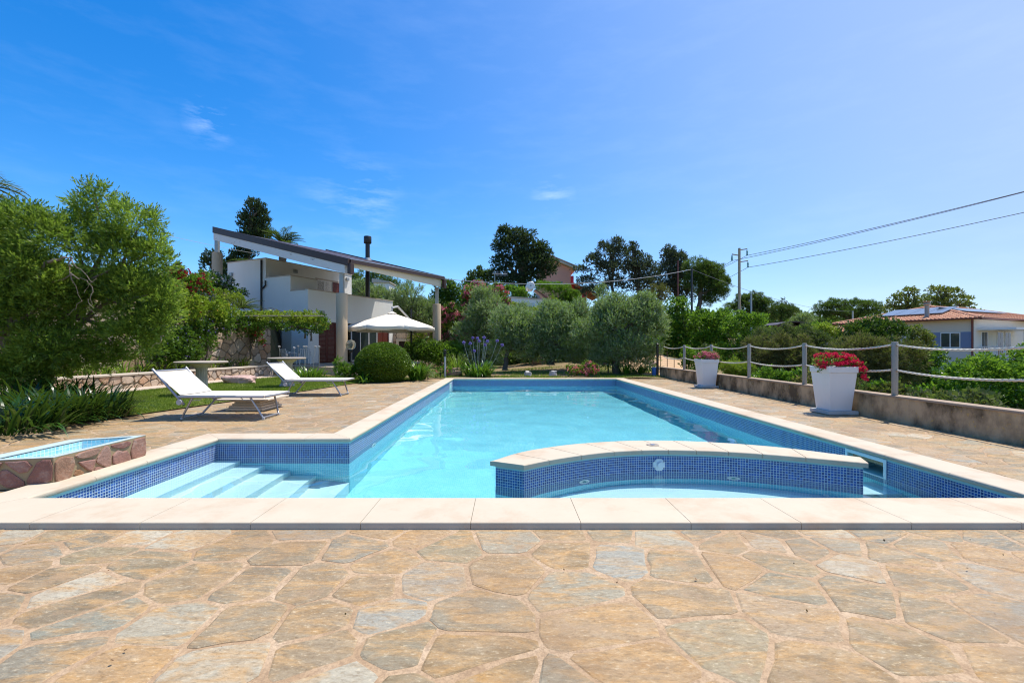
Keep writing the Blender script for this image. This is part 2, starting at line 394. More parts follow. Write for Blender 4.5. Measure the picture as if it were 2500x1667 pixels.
# ground
t = NT('soil_and_dry_grass'); P_ = t.pos(); a = t.noise(P_, .35, 6, .6); b = t.noise(P_, 6, 6, .7)
c = t.ramp(a, [(.35, (.10,.12,.03)), (.5, (.24,.17,.075)), (.65, (.34,.22,.11))])
c = t.mix(t.math('MULTIPLY', b, .6), c, (.12,.09,.04)); t.base(c); t.set(Roughness=.95); t.bump(b, .8, .05); M['soil'] = t.m
t = NT('turf'); P_ = t.pos(); a = t.noise(P_, 1.6, 6, .7)
c = t.ramp(a, [(.3, (.10,.16,.012)), (.5, (.19,.23,.02)), (.68, (.32,.27,.055))])
t.base(t.mix(t.ramp(t.noise(P_, 45, 5, .8), [(.4, (.6,.6,.6)), (.6, (0,0,0))]), c, (.05,.07,.01))); t.set(Roughness=.9); t.bump(t.noise(P_, 60, 5, .8), 1, .03); M['turf'] = t.m
t = NT('sand'); P_ = t.pos()
t.base(t.mix(t.noise(P_, 2, 6, .7), (.42,.25,.12), (.55,.38,.22))); t.set(Roughness=.95); t.bump(t.noise(P_, 12, 6), .6, .05); M['sand'] = t.m
M['path'] = weather('pink_path_stone', (.50,.40,.31), (.34,.26,.18), 2, .5)

# ------------------------------------------------------------------ terrain
def ss(x, a, b):
    t_ = np.clip((x-a)/(b-a), 0, 1); return t_*t_*(3-2*t_)
def wall_x(y): return -12.0+(y-10)*.147          # foot of the upper retaining wall
def terr(x, y):
    x = np.asarray(x, float); y = np.asarray(y, float)
    mid = .02*np.clip(y-17, 0, 12)*(1-ss(x, -1, 3)) + .085*np.clip(y-17.3, 0, 14)*ss(x, -1, 3)
    mid = mid + ss(y, 29, 31)*1.9*(1-ss(x, 0, 6)) + .07*np.clip(y-30, 0, 1e3)
    right = -.35-1.6*ss(x, 6.5, 15) + ss(y, 30, 75)*4.6
    rr = ss(x, 7.5, 11)*(1-ss(y, 16, 19)*(1-ss(x, 8, 13))); rr = np.maximum(rr, ss(x, 6.0, 6.6)*(1-ss(y, 15.5, 18)))
    z = mid*(1-rr)+right*rr
    # left: lawn bed then terrace
    bed = (x < -10.55+.13*(y-12)) & (y < 20.4)
    z = np.where((x < -4) & (y < 18), np.minimum(z, -.05), z)
    z = np.where(bed, .36, z)
    ter = np.where(y < 20.2, x < wall_x(y)-.5, x < -10.7-(y-20.2)*.35)
    zt = 2.1+.10*np.clip(-x-12, 0, 60)+.06*np.clip(y-20, 0, 200)
    z = np.where(ter, zt, z)
    deck = (x > -7.2) & (x < 5.9) & (y > -3) & (y < 17.0)
    z = np.where(deck, -3.0, z)
    z = z+2.6*ss(y, 60, 160)*ss(-x, -20, 20)
    return z
def grid_mesh(name, xs, ys, m, parent=None, hf=terr, smooth=True):
    X, Y = np.meshgrid(xs, ys); Z = hf(X, Y); nx, ny = len(xs), len(ys)
    v = np.stack([X, Y, Z], -1).reshape(-1, 3)
    f = [(j*nx+i, j*nx+i+1, (j+1)*nx+i+1, (j+1)*nx+i) for j in range(ny-1) for i in range(nx-1)]
    me = bpy.data.meshes.new(name); me.from_pydata(v.tolist(), [], f); me.materials.append(m)
    if smooth: me.polygons.foreach_set('use_smooth', [True]*len(f))
    return link(bpy.data.objects.new(name, me), parent)
xs = np.concatenate([[-600, -300, -150, -100, -80], np.arange(-60, -20, 2), np.arange(-20, 16, .4), np.arange(16, 60, 2), [60, 80, 110, 160, 300, 600]])
ys = np.concatenate([[-60, -30, -15, -8, -4], np.arange(-3, 36, .4), np.arange(36, 80, 2), [80, 90, 105, 125, 160, 220, 400, 900]])
tag(grid_mesh('ground', xs, ys, M['soil']), kind='structure')

# ------------------------------------------------------------------ 2-D stone patterns
def clip(poly, n, d):
    """keep the side n.p <= d"""
    out_ = []; k = len(poly)
    for i in range(k):
        a = poly[i]; b = poly[(i+1) % k]
        da = n[0]*a[0]+n[1]*a[1]-d; db = n[0]*b[0]+n[1]*b[1]-d
        if da <= 0: out_.append(a)
        if (da < 0) != (db < 0) and abs(da-db) > 1e-12:
            s_ = da/(da-db); out_.append((a[0]+(b[0]-a[0])*s_, a[1]+(b[1]-a[1])*s_))
    return out_
def cells(seeds, gap, planes_for, rng, stretch=None):
    P = np.array(seeds); res = []
    for i, p in enumerate(P):
        d2 = ((P-p)**2).sum(1); idx = np.argsort(d2)[1:15]
        rr = 3*math.sqrt(d2[idx[-1]])
        poly = [(p[0]-rr, p[1]-rr), (p[0]+rr, p[1]-rr), (p[0]+rr, p[1]+rr), (p[0]-rr, p[1]+rr)]
        for j in idx:
            q = P[j]; n = q-p; L = np.hypot(*n); n = n/L; mid = (p+q)/2
            poly = clip(poly, n, n@mid-gap/2*rng.uniform(.5, 1.5))
            if len(poly) < 3: break
        for (n, d) in planes_for(p):
            if len(poly) < 3: break
            poly = clip(poly, n, d)
        if len(poly) >= 3:
            A = .5*abs(sum(poly[k][0]*poly[(k+1) % len(poly)][1]-poly[(k+1) % len(poly)][0]*poly[k][1] for k in range(len(poly))))
            if A > (gap*2)**2: res.append((poly, A))
    return res
def roughen(poly, rng, step, amp, rnd_=.2):
    # cut corners, then subdivide with jitter
    n = len(poly); q = []
    for i in range(n):
        a, b, c = np.array(poly[i-1]), np.array(poly[i]), np.array(poly[(i+1) % n])
        q.append(b+(a-b)*rnd_*rng.uniform(.3, 1)); q.append(b+(c-b)*rnd_*rng.uniform(.3, 1))
    o = []; n = len(q)
    for i in range(n):
        a, b = q[i], q[(i+1) % n]; L = np.hypot(*(b-a)); k = max(1, min(2 if n > 10 else 3, int(L/step)))
        for s_ in range(k):
            p = a+(b-a)*s_/k
            if L > step*.5: p = p+np.array([rng.uniform(-1, 1), rng.uniform(-1, 1)])*amp
            o.append((p[0], p[1]))
    return o
def stone_geo(poly, top, bot, inset, mapf):
    c = np.mean(np.array(poly), 0); n = len(poly)
    P = [np.array(p) for p in poly]
    r0 = P; r1 = []
    for p in P:
        d = c-p; L = np.hypot(*d) or 1; r1.append(p+d/L*min(inset, L*.4))
    v = [mapf(p[0], p[1], bot) for p in r0]+[mapf(p[0], p[1], top-inset*.35) for p in r0]+[mapf(p[0], p[1], top) for p in r1]
    f = [(i, (i+1) % n, n+(i+1) % n, n+i) for i in range(n)]+[(n+i, n+(i+1) % n, 2*n+(i+1) % n, 2*n+i) for i in range(n)]
    v.append(mapf(c[0], c[1], top)); f += [(2*n+i, 2*n+(i+1) % n, 3*n) for i in range(n)]
    return v, f
def poisson(x0, x1, y0, y1, r, rng, inside=lambda x, y: True, tries=30, aniso=None):
    """dart throwing; aniso = 2x2 matrix to the space in which distances are measured"""
    A = np.eye(2) if aniso is None else aniso
    area = (x1-x0)*(y1-y0); N = int(area/(r*r)*tries)
    pts = []; cell = {}
    cs = r*1.6
    for _ in range(N):
        x, y = rng.uniform(x0, x1), rng.uniform(y0, y1)
        if not inside(x, y): continue
        q = A@np.array([x, y]); k = (int(q[0]//cs), int(q[1]//cs)); ok = True
        rl = r*(.75+.6*((math.sin(x*3.1)+math.cos(y*2.7+x))*.25+.5))
        for dx in (-1, 0, 1):
            for dy in (-1, 0, 1):
                for z in cell.get((k[0]+dx, k[1]+dy), ()):
                    if (z[0]-q[0])**2+(z[1]-q[1])**2 < rl*rl: ok = False; break
                if not ok: break
            if not ok: break
        if ok: cell.setdefault(k, []).append(q); pts.append((x, y))
    return pts
def put_stones(parent, name, geos, m, limit):
    """geos: (score, verts, faces), largest first as objects, the rest joined"""
    geos.sort(key=lambda g: -g[0])
    for s_, v, f in geos[:limit]:
        mb = MB(); mb.add(v, f); mb.build(name, m, parent)
    rest = geos[limit:]
    if rest:
        mb = MB()
        for s_, v, f in rest: mb.add(v, f)
        o = mb.build(name+'s_beyond', m, parent); o['kind'] = 'stuff'

# ------------------------------------------------------------------ paving
XL, XM, XR, Y0, YB, Y1 = -3.42, -1.86, 3.80, 3.224, 5.38, 15.8      # pool outline
CT = .035; WL = -.21
pav = MB()
Z = -.006
cw = .05
for a, b in [((-7.3, -3, 0), (6.0, 2.80, 0)), ((-7.3, 2.80, 0), (XL-.05, 5.6, 0)), ((-7.3, 5.6, 0), (XM-.05, 15.85, 0)), ((XR+.05, 2.80, 0), (6.0, 17.3, 0)), ((-7.3, 15.85, 0), (XR+.05, 16.15, 0))]:
    pav.box((a[0], a[1], Z-.1), (b[0], b[1], Z))
paving = pav.build('paving', M['mortar']); tag(paving, kind='structure')
EDGE = [(-9.5, 4.2), (-7.2, 5.3), (-6.56, 5.95), (-6.1, 6.94), (-6.02, 7.5), (-5.7, 8.98), (-5.25, 10.8), (-4.95, 12.6), (-4.7, 13.9), (-3.6, 14.9), (-2.2, 15.7), (-2.1, 16.1)]
def edge_x(y):
    ys_ = [e[1] for e in EDGE]; xs_ = [e[0] for e in EDGE]; return float(np.interp(y, ys_, xs_))
def zone(x, y):
    if y < 2.774: return 'F' if y > -.5 and -7.3 < x < 5.8 else None
    if x < XR and y < 16.15:
        lim = XL-.30 if y < YB+.30 else XM-.30
        if x < lim: return 'L' if x > edge_x(y) and y < 15.7 else None
        return None
    if x > XR+.33 and x < 5.8 and y < 17.2: return 'R'
    return None
rng = random.Random(5)
th = R(38); A1 = np.array([[math.cos(th), math.sin(th)], [-math.sin(th), math.cos(th)]]); A1 = np.diag([.80, 1.32])@A1
seeds = poisson(-7.3, 5.85, -.5, 17.2, .232, rng, lambda x, y: zone(x, y) is not None, 34, A1)
def planes(p):
    z = zone(p[0], p[1]); pl = []
    if z == 'F': pl = [((0, 1), 2.762), ((1, 0), 5.79), ((-1, 0), 7.3)]
    elif z == 'L':
        pl = [((1, 0), (XL-.34) if p[1] < YB+.5 else XM-.34), ((0, -1), -2.6)]
        for k in range(len(EDGE)-1):
            a, b = EDGE[k], EDGE[k+1]
            if a[1]-.3 <= p[1] <= b[1]+.3:
                n = np.array([-(b[1]-a[1]), b[0]-a[0]]); n = n/np.hypot(*n); pl.append(((n[0], n[1]), n[0]*a[0]+n[1]*a[1]))
    else: pl = [((-1, 0), -(XR+.36)), ((1, 0), 5.79), ((0, 1), 17.25)]
    return pl
geos = []
for poly, A in cells(seeds, .021, planes, rng):
    c = np.mean(np.array(poly), 0)
    if c[1] < .9 and abs(c[0]) > 3: pass
    p = roughen(poly, rng, .085, .010, .17)
    top = rng.uniform(-.0044, -.0006)
    v, f = stone_geo(p, top, -.02, .010, lambda a, b, h: (a, b, h))
    Yd = max(c[1], .4); vis = A/Yd**3
    ang = abs(c[0])/Yd
    if ang > 1.25 or Yd < 1.3: vis *= .001
    geos.append((vis, v, f))
put_stones(paving, 'paving_stone', geos, M['flag'], 300)
# sandy ground and dark soil strips
def sheet(name, poly, z, m, kind='structure', parent=None):
    mb = MB(); mb.add([(p[0], p[1], z) for p in poly], [tuple(range(len(poly)))])
    return tag(mb.build(name, m, parent), kind=kind)
bedx = lambda y: -10.15+.13*(y-12)
lawn = [(e[0], e[1]) for e in EDGE if e[1] > 5.5 and e[1] < 15] + [(-3.2, 15.2), (-3.6, 17.2), (-9.3, 17.6)] + [(bedx(y)+.75, y) for y in (16, 13, 10, 7.5)] + [(-11, 5)]
lawn = [(-7.3, 5.3)]+lawn
sheet('lawn', lawn, .018, M['turf'])
sheet('footpath', [(bedx(5)-.3, 5), (bedx(5)+.95, 5), (bedx(12)+.9, 12), (bedx(15)+.8, 15), (bedx(18)+1.3, 17.6), (bedx(18), 17.9), (bedx(18)-.3, 18)], .024, M['path'])

# ------------------------------------------------------------------ pool
pool = empty('pool', (0, 0, 0), kind='structure')
class UV:
    def __init__(s): s.v = []; s.f = []; s.uv = []
    def wall(s, a, b, z0, z1, u0=0.0):
        L = math.hypot(b[0]-a[0], b[1]-a[1]); k = len(s.v)
        s.v += [(a[0], a[1], z0), (b[0], b[1], z0), (b[0], b[1], z1), (a[0], a[1], z1)]
        s.uv += [(u0, z0), (u0+L, z0), (u0+L, z1), (u0, z1)]; s.f.append((k, k+1, k+2, k+3)); return u0+L
    def quad(s, pts):
        k = len(s.v); s.v += pts; s.uv += [(p[0], p[1]) for p in pts]; s.f.append(tuple(range(k, k+len(pts))))
    def build(s, name, m, parent):
        me = bpy.data.meshes.new(name); me.from_pydata(s.v, [], s.f); me.materials.append(m)
        ul = me.uv_layers.new(name='UVMap')
        for l in me.loops: ul.data[l.index].uv = s.uv[l.vertex_index]
        o = link(bpy.data.objects.new(name, me), parent); o.cycles.is_caustics_receiver = True; return o
ring = [(XL, Y0), (XR, Y0), (XR, Y1), (XM, Y1), (XM, YB), (XL, YB)]
BT, BB = -.034, -.434
SK_R = (4.58, 5.06, -.205, -.055); SK_L = (14.75, 15.3, -.20, -.06)
a_ = UV(); b_ = UV(); c_ = UV()
for i in range(6):
    p, q = ring[i], ring[(i+1) % 6]
    a_.wall(p, q, BT, .0)
    c_.wall(p, q, -2.2, BB)
    if i == 1:
        b_.wall(p, (XR, SK_R[0]), BB, BT); b_.wall((XR, SK_R[1]), q, BB, BT)
        b_.wall((XR, SK_R[0]), (XR, SK_R[1]), BB, SK_R[2]); b_.wall((XR, SK_R[0]), (XR, SK_R[1]), SK_R[3], BT)
    else: b_.wall(p, q, BB, BT)
a_.build('rim_grout', M['grout_teal'], pool); b_.build('mosaic_band', M['tile_blue'], pool); c_.build('lower_wall', M['tile_pale'], pool)
fl = UV()
fl.quad([(XL, Y0, -1.5), (XR, Y0, -1.5), (XR, 9, -1.55), (XL, 9, -1.55)])
fl.quad([(XL, 9, -1.55), (XR, 9, -1.55), (XR, Y1, -1.95), (XL, Y1, -1.95)])
fl.build('pool_floor', M['floor_pale'], pool)
def ubox(u, lo, hi, faces='ftrl'):
    x0, y0, z0 = lo; x1, y1, z1 = hi
    u.quad([(x0, y0, z1), (x1, y0, z1), (x1, y1, z1), (x0, y1, z1)])
    u.wall((x1, y0), (x1, y1), z0, z1); u.wall((x1, y1), (x0, y1), z0, z1); u.wall((x0, y1), (x0, y0), z0, z1); u.wall((x0, y0), (x1, y0), z0, z1)
tr = [XL-.01, -3.15, -2.86, -2.56, -2.25, XM]; tz = [-.31, -.52, -.73, -.94, -1.16]
for k in range(5):
    u = UV(); ubox(u, (tr[k] + (0.001 if k else 0), Y0-.01, -1.6), (tr[k+1], YB+.01, tz[k])); u.build('entry_step', M['step_white'], pool)
# jets and skimmers
def ring_disc(c, n, r, mo, mi, name, parent, sq=0):
    n = Vector(n).normalized(); u = n.orthogonal().normalized(); v = n.cross(u); c = Vector(c)
    mb = MB(); seg = 24
    def rg(rad, h): return [c+n*h+(u*math.cos(2*math.pi*k/seg)+v*math.sin(2*math.pi*k/seg))*rad for k in range(seg)]
    rings = [rg(r, 0), rg(r, .008), rg(r*.62, .012), rg(r*.55, .002)]
    vs = sum(rings, []); fs = [(i*seg+k, i*seg+(k+1) % seg, (i+1)*seg+(k+1) % seg, (i+1)*seg+k) for i in range(3) for k in range(seg)]
    fs.append(tuple(3*seg+k for k in range(seg)))
    o = mb.add(vs, fs).build(name, mo, parent); o.cycles.is_caustics_receiver = True
    m2 = MB(); vs = [c+n*.003+(u*math.cos(2*math.pi*k/16)+v*math.sin(2*math.pi*k/16))*r*.36 for k in range(16)]+[c+n*.016+(u*math.cos(2*math.pi*k/16)+v*math.sin(2*math.pi*k/16))*r*.28 for k in range(16)]
    m2.add(vs, [(k, (k+1) % 16, 16+(k+1) % 16, 16+k) for k in range(16)]+[tuple(range(16, 32))]); q = m2.build('nozzle', mi, o)
    q.cycles.is_caustics_receiver = True
    return o
M['teal'] = simple('teal_plastic', (.10,.36,.34), .4)
ring_disc((XM+.002, 6.35, -.42), (1, 0, 0), .10, M['white'], M['teal'], 'water_jet', pool)
ring_disc((XM+.002, 10.3, -.42), (1, 0, 0), .07, M['white'], M['teal'], 'water_jet', pool)
# skimmer frames
def skimmer(x, sgn, y0, y1, z0, z1, deep=True):
    mb = MB(); fw = .035; t_ = .012*sgn
    xa, xb = sorted((x, x-t_))
    mb.box((xa, y0-fw, z0-fw), (xb, y0, z1+fw)); mb.box((xa, y1, z0-fw), (xb, y1+fw, z1+fw))
    mb.box((xa, y0, z1), (xb, y1, z1+fw)); mb.box((xa, y0, z0-fw), (xb, y1, z0))
    o = mb.build('skimmer_frame', M['white'], pool); o.cycles.is_caustics_receiver = True
    m2 = MB(); xo = x+.30*sgn
    m2.add([(x, y0, z0), (x, y1, z0), (x, y1, z1), (x, y0, z1), (xo, y0, z0), (xo, y1, z0), (xo, y1, z1), (xo, y0, z1)],
           [(4, 5, 6, 7), (0, 1, 5, 4), (3, 2, 6, 7), (0, 3, 7, 4), (1, 2, 6, 5)])
    q = m2.build('skimmer_throat', M['skim'], pool); q.cycles.is_caustics_receiver = True
M['skim'] = simple('skimmer_plastic', (.45,.72,.66), .5)
skimmer(XR, 1, SK_R[0], SK_R[1], SK_R[2], SK_R[3])
mb = MB(); mb.box((XM, SK_L[0], SK_L[2]-.06), (XM+.012, SK_L[0]+.05, SK_L[3]+.01)); mb.box((XM, SK_L[1]-.05, SK_L[2]-.06), (XM+.012, SK_L[1], SK_L[3]+.01))
mb.box((XM, SK_L[0]+.05, SK_L[3]-.03), (XM+.012, SK_L[1]-.05, SK_L[3]+.01)); mb.box((XM, SK_L[0]+.05, SK_L[2]-.06), (XM+.012, SK_L[1]-.05, SK_L[2]-.02))
mb.build('skimmer_frame', M['white'], pool).cycles.is_caustics_receiver = True
mb = MB(); mb.box((XM, SK_L[0]+.05, SK_L[2]-.02), (XM+.004, SK_L[1]-.05, SK_L[3]-.03)); mb.build('skimmer_flap', M['skim'], pool)
# coping
def coping(i0, i1, o1, o0, g=.0016, square=False):
    """a stone between inner edge i0-i1 and outer edge o0-o1 (plan points)"""
    i0, i1, o0, o1 = map(np.array, (i0, i1, o0, o1))
    d = (i1-i0); L = np.hypot(*d); d = d/L; i0 = i0+d*g; i1 = i1-d*g
    d2 = (o1-o0); L2 = np.hypot(*d2); d2 = d2/max(L2, 1e-6); o0 = o0+d2*g; o1 = o1-d2*g
    wdt = np.hypot(*(o0-i0)); h = .023
    prof = []
    if not square:
        for k in range(7):
            a = math.pi*(-.5+k/6); prof.append((-.028+h-h*math.cos(a), .0125+h*math.sin(a)))
        zt, zb2 = .0125+h, .0125-h
    else:
        zt, zb2 = .035, -.0105
        prof = [(-.028, zb2), (-.028, zt-.006), (-.022, zt)]
    prof = [(a, z) for a, z in prof]+[(wdt-.005, zt), (wdt, zt-.006), (wdt, -.012)]
    if square: pass
    n = len(prof); vs = []
    for (a, b) in ((i0, o0), (i1, o1)):
        dr = (b-a)/np.hypot(*(b-a)); sc = np.hypot(*(b-a))/wdt
        for (s_, z) in prof: p = a+dr*s_*(sc if s_ > 0 else 1); vs.append((p[0], p[1], z))
    fs = [(k, k+1, n+k+1, n+k) for k in range(n-1)]+[tuple(range(n-1, -1, -1)), tuple(range(n, 2*n)), (n-1, 0, n, 2*n-1)]
    mb = MB(); mb.add(vs, [tuple(reversed(f)) for f in fs]); return mb.build('coping_stone', M['coping'], pool, smooth=True)
def run(a, b, n, wd, nrm, skew0=0, skew1=0):
    a, b, nrm = np.array(a, float), np.array(b, float), np.array(nrm, float); d = (b-a)/np.hypot(*(b-a))
    for k in range(n):
        p, q = a+(b-a)*k/n, a+(b-a)*(k+1)/n
        o0 = p+nrm*wd-(d*skew0 if k == 0 else 0); o1 = q+nrm*wd+(d*skew1 if k == n-1 else 0)
        coping(p, q, o1, o0)
FW = .45; SW = .30; RW = .33
xj = -.2195; js = [xj+.672*k for k in range(-4, 6)]
js = [XL]+[x for x in js if XL+.2 < x < XR-.15]+[XR]
for k in range(len(js)-1):
    a, b = js[k], js[k+1]
    coping((a, Y0), (b, Y0), (b+(RW if k == len(js)-2 else 0), Y0-FW), (a-(SW if k == 0 else 0), Y0-FW))
# straight joints of the corner stones beyond the pool
run((XR, Y0), (XR, Y1), 19, RW, (1, 0), FW, SW)
run((XR, Y1), (XM, Y1), 9, SW, (0, 1), RW, SW)
run((XM, Y1), (XM, YB), 16, SW, (-1, 0), SW, -SW)
run((XM, YB), (XL, YB), 3, SW, (0, 1), -SW, SW)
run((XL, YB), (XL, Y0), 4, SW, (-1, 0), SW, FW)
# whirlpool arc
def smooth(pts, n):
    P = np.array(pts); d = np.r_[0, np.cumsum(np.hypot(*(np.diff(P, axis=0).T)))]; tt = np.linspace(0, d[-1], n)
    x = np.interp(tt, d, P[:, 0]); y = np.interp(tt, d, P[:, 1])
    for _ in range(n//4):
        x[1:-1] = .25*x[:-2]+.5*x[1:-1]+.25*x[2:]; y[1:-1] = .25*y[:-2]+.5*y[1:-1]+.25*y[2:]
    return np.stack([x, y], 1)
IN = smooth([(.155, 4.165), (.376, 4.35), (.824, 4.61), (1.104, 4.72), (1.379, 4.775), (1.65, 4.79), (2.105, 4.75), (2.5, 4.64), (2.9, 4.47), (3.33, 4.25)], 61)
OUT = smooth([(-.105, 4.30), (.16, 4.69), (.73, 5.05), (1.393, 5.24), (1.919, 5.24), (2.27, 5.17), (2.578, 5.05), (2.896, 4.93), (3.143, 4.72), (3.42, 4.45)], 61)
spa = UV(); up = UV(); lo = UV()
loop = [tuple(p) for p in IN[::-1]]+[tuple(p) for p in OUT]   # inner face, left end, outer face, right end
u0 = 0
for k in range(len(loop)):
    a, b = loop[k], loop[(k+1) % len(loop)]
    un = spa.wall(a, b, BB, BT, u0); up.wall(a, b, BT, 0, u0); lo.wall(a, b, -1.6, BB, u0); u0 = un
spa.build('whirlpool_mosaic_band', M['tile_blue'], pool); up.build('whirlpool_rim_grout', M['grout_teal'], pool); lo.build('whirlpool_lower_wall', M['tile_pale'], pool)
cj = [0, 5, 12, 19, 24.5, 29.5, 34.5, 40, 45.5, 52, 60]
def at(P, s): k = min(int(s), len(P)-2); f = s-k; return P[k]*(1-f)+P[k+1]*f
for k in range(len(cj)-1):
    # several facets per stone in one mesh
    mb = MB(); n = 5; prof = [(-.03, -.011), (-.03, .029), (-.024, .035), (1e9, .035), (1e9+.03, .029), (1e9+.03, -.011)]
    vs = []
    for q in range(n):
        s_ = cj[k]+(cj[k+1]-cj[k])*q/(n-1); s_ = min(max(s_+(.06 if q == 0 else -.06 if q == n-1 else 0), 0), 60)
        a, b = at(IN, s_), at(OUT, s_); wl = np.hypot(*(b-a)); dr = (b-a)/wl
        along = (at(IN, min(s_+.5, 60))-at(IN, max(s_-.5, 0))); along = along/np.hypot(*along)
        ext = -.035 if s_ < .2 else .035 if s_ > 59.8 else 0
        for (t_, z) in prof:
            tt = t_ if t_ < 1e8 else wl+(t_-1e9)
            p = a+dr*tt+along*ext; vs.append((p[0], p[1], z))
    m_ = len(prof)
    fs = [(q*m_+j, (q+1)*m_+j, (q+1)*m_+(j+1) % m_, q*m_+(j+1) % m_) for q in range(n-1) for j in range(m_)]
    fs += [tuple(range(m_)), tuple((n-1)*m_+j for j in range(m_-1, -1, -1))]
    mb.add(vs, fs).build('whirlpool_coping_stone', M['coping'], pool)
# bench and ledge
ub = UV(); bn = smooth([(.55, 3.2), (.75, 3.7), (1.2, 4.05), (1.7, 4.16), (2.3, 4.05), (2.75, 3.75), (3.0, 3.2)], 25)
ip = [at(IN, 2+56*k/24) for k in range(25)]
for k in range(24):
    p, q = ip[k], ip[k+1]; a, b = bn[k], bn[k+1]
    ub.quad([(p[0], p[1], -.60), (a[0], a[1], -.60), (b[0], b[1], -.60), (q[0], q[1], -.60)])
    ub.wall(a, b, -1.6, -.60)
ub.build('whirlpool_bench', M['step_white'], pool)
ub = UV(); ub.quad([(ip[0][0], ip[0][1], -1.0), (ip[0][0], Y0, -1.0), (3.3, Y0, -1.0), (3.3, ip[24][1], -1.0), (1.7, 4.85, -1.0)]); ub.build('whirlpool_floor', M['step_white'], pool)
ub = UV(); ubox(ub, (3.05, 4.37, -1.6), (XR+.01, 4.74, -.56)); ub.build('underwater_ledge', M['step_white'], pool)
for px_, s_ in ((1428, None), (1801, None)):
    x = .80 if px_ == 1428 else 2.34; k = int(np.argmin(abs(IN[:, 0]-x))); p = IN[k]; d = IN[k+1]-IN[k-1]; n = np.array([d[1], -d[0]]); n = n/np.hypot(*n)
    ring_disc((p[0]+n[0]*.004, p[1]+n[1]*.004, -.32), (n[0], n[1], 0), .062, M['white'], M['teal'], 'water_jet', pool)
k = int(np.argmin(abs(IN[:, 0]-1.625))); p = IN[k]
mb = MB(); oc = []
for q in range(8):
    a = math.pi/8+q*math.pi/4; oc.append((p[0]+.066*math.cos(a), -.125+.066*math.sin(a)))
mb.add([(x, p[1]-.001, z) for x, z in oc]+[(x, p[1]-.013, z) for x, z in oc], [tuple(range(7, -1, -1)), tuple(range(8, 16))]+[(i, (i+1) % 8, 8+(i+1) % 8, 8+i) for i in range(8)])
kn = mb.build('control_plate', M['white'], pool)
mb = MB(); mb.tube([(p[0]+.008, p[1]-.012, -.125), (p[0]+.008, p[1]-.045, -.125)], [.034, .031], 20); mb.build('control_knob', M['white'], kn, smooth=True)
mb = MB()
for dx, dz in ((-.045, .035), (.045, .035), (-.045, -.035), (.045, -.035)): mb.tube([(p[0]+dx, p[1]-.013, -.125+dz), (p[0]+dx, p[1]-.0155, -.125+dz)], .005, 8)
mb.build('screw', M['black'], kn)
mb = MB(); mb.lathe([(.066, 0), (.066, .005), (.058, .008), (.05, .004), (.0, .004)], (1.60, 4.99, .035), 28); o = mb.build('deck_button', M['inox'], pool, smooth=True)
mb = MB(); mb.lathe([(.026, 0), (.024, .008), (0, .009)], (1.60, 4.99, .039), 20); mb.build('button_cap', M['alu'], o, smooth=True)
# water
def water():
    st_ = .045
    gx = np.unique(np.concatenate([np.linspace(XL-.004, XM, 36), np.linspace(XM, XR+.004, 130)]))
    gy = np.unique(np.concatenate([np.linspace(Y0-.004, YB+.004, 50), np.linspace(YB+.004, Y1+.004, 220)]))
    X, Y = np.meshgrid(gx, gy)
    r_ = np.random.RandomState(3); Zw = np.zeros_like(X)+WL
    for _ in range(26):
        L = r_.uniform(.22, 1.5); a = r_.uniform(0, 2*math.pi); k_ = 2*math.pi/L
        Zw += .00055*L**1.15*np.sin(k_*(X*math.cos(a)+Y*math.sin(a))+r_.uniform(0, 6.28))
    nx = len(gx); keep = []
    for j in range(len(gy)-1):
        for i in range(nx-1):
            if gx[i+1] <= XM+1e-6 and gy[j] >= YB+.003: continue
            keep.append((j*nx+i, j*nx+i+1, (j+1)*nx+i+1, (j+1)*nx+i))
    v = np.stack([X, Y, Zw], -1).reshape(-1, 3)
    me = bpy.data.meshes.new('water'); me.from_pydata(v.tolist(), [], keep); me.materials.append(M['water'])
    me.polygons.foreach_set('use_smooth', [True]*len(keep))
    o = link(bpy.data.objects.new('water', me)); o.cycles.is_caustics_caster = True; tag(o, kind='structure')
water()

# ------------------------------------------------------------------ low wall and rope fence on the right
mb = MB(); mb.box((5.80, -3, -1.5), (6.02, 17.25, .355)); lw = mb.build('low_wall', M['lowwall'], None)
tag(lw, 'low rendered wall with dark and ochre stains along the paved terrace', 'wall')
mb = MB(); mb.box((5.785, -3, .355), (6.03, 17.26, .38)); mb.build('wall_top', M['wallcap'], lw)
fence = empty('rope_fence', (5.91, 6.93, .38), 'fence of steel posts with two drooping white ropes on top of the low wall', 'fence')
PY = [4.86, 6.93, 9.03, 11.09, 13.14, 15.14]
for y in [.7, 2.78]+PY:
    mb = MB(); mb.lathe([(.041, 0), (.041, .800), (.036, .812), (.0, .815)], (5.91, y, .38), 20); p = mb.build('post', M['inox'], fence, smooth=True)
    for z in (1.145, .76):
        m2 = MB(); m2.tube([(5.91, y-.055, z), (5.91, y+.055, z)], .022, 10); m2.build('rope_ring', M['inox'], p, smooth=True)
PYY = [.7, 2.78]+PY+[17.15]
for z0, sag in ((1.145, .075), (.76, .06)):
    for a, b in zip(PYY[:-1], PYY[1:]):
        # two strands twisted round each other
        mb = MB()
        for ph in (0, 2.094, 4.189):
            pts = []
            n = int((b-a-.08)/.022)
            for k in range(n+1):
                t_ = k/n; y = a+.04+(b-a-.08)*t_; z = z0-sag*4*t_*(1-t_)
                an = ph+k*.62; pts.append((5.91+.0085*math.cos(an), y, z+.0085*math.sin(an)))
            mb.tube(pts, .0092, 5)
        mb.build('rope', M['rope'], fence, smooth=True)
bp = empty('black_post', (5.70, 17.2, 0), 'black steel post with finial at the far end of the low wall', 'post')
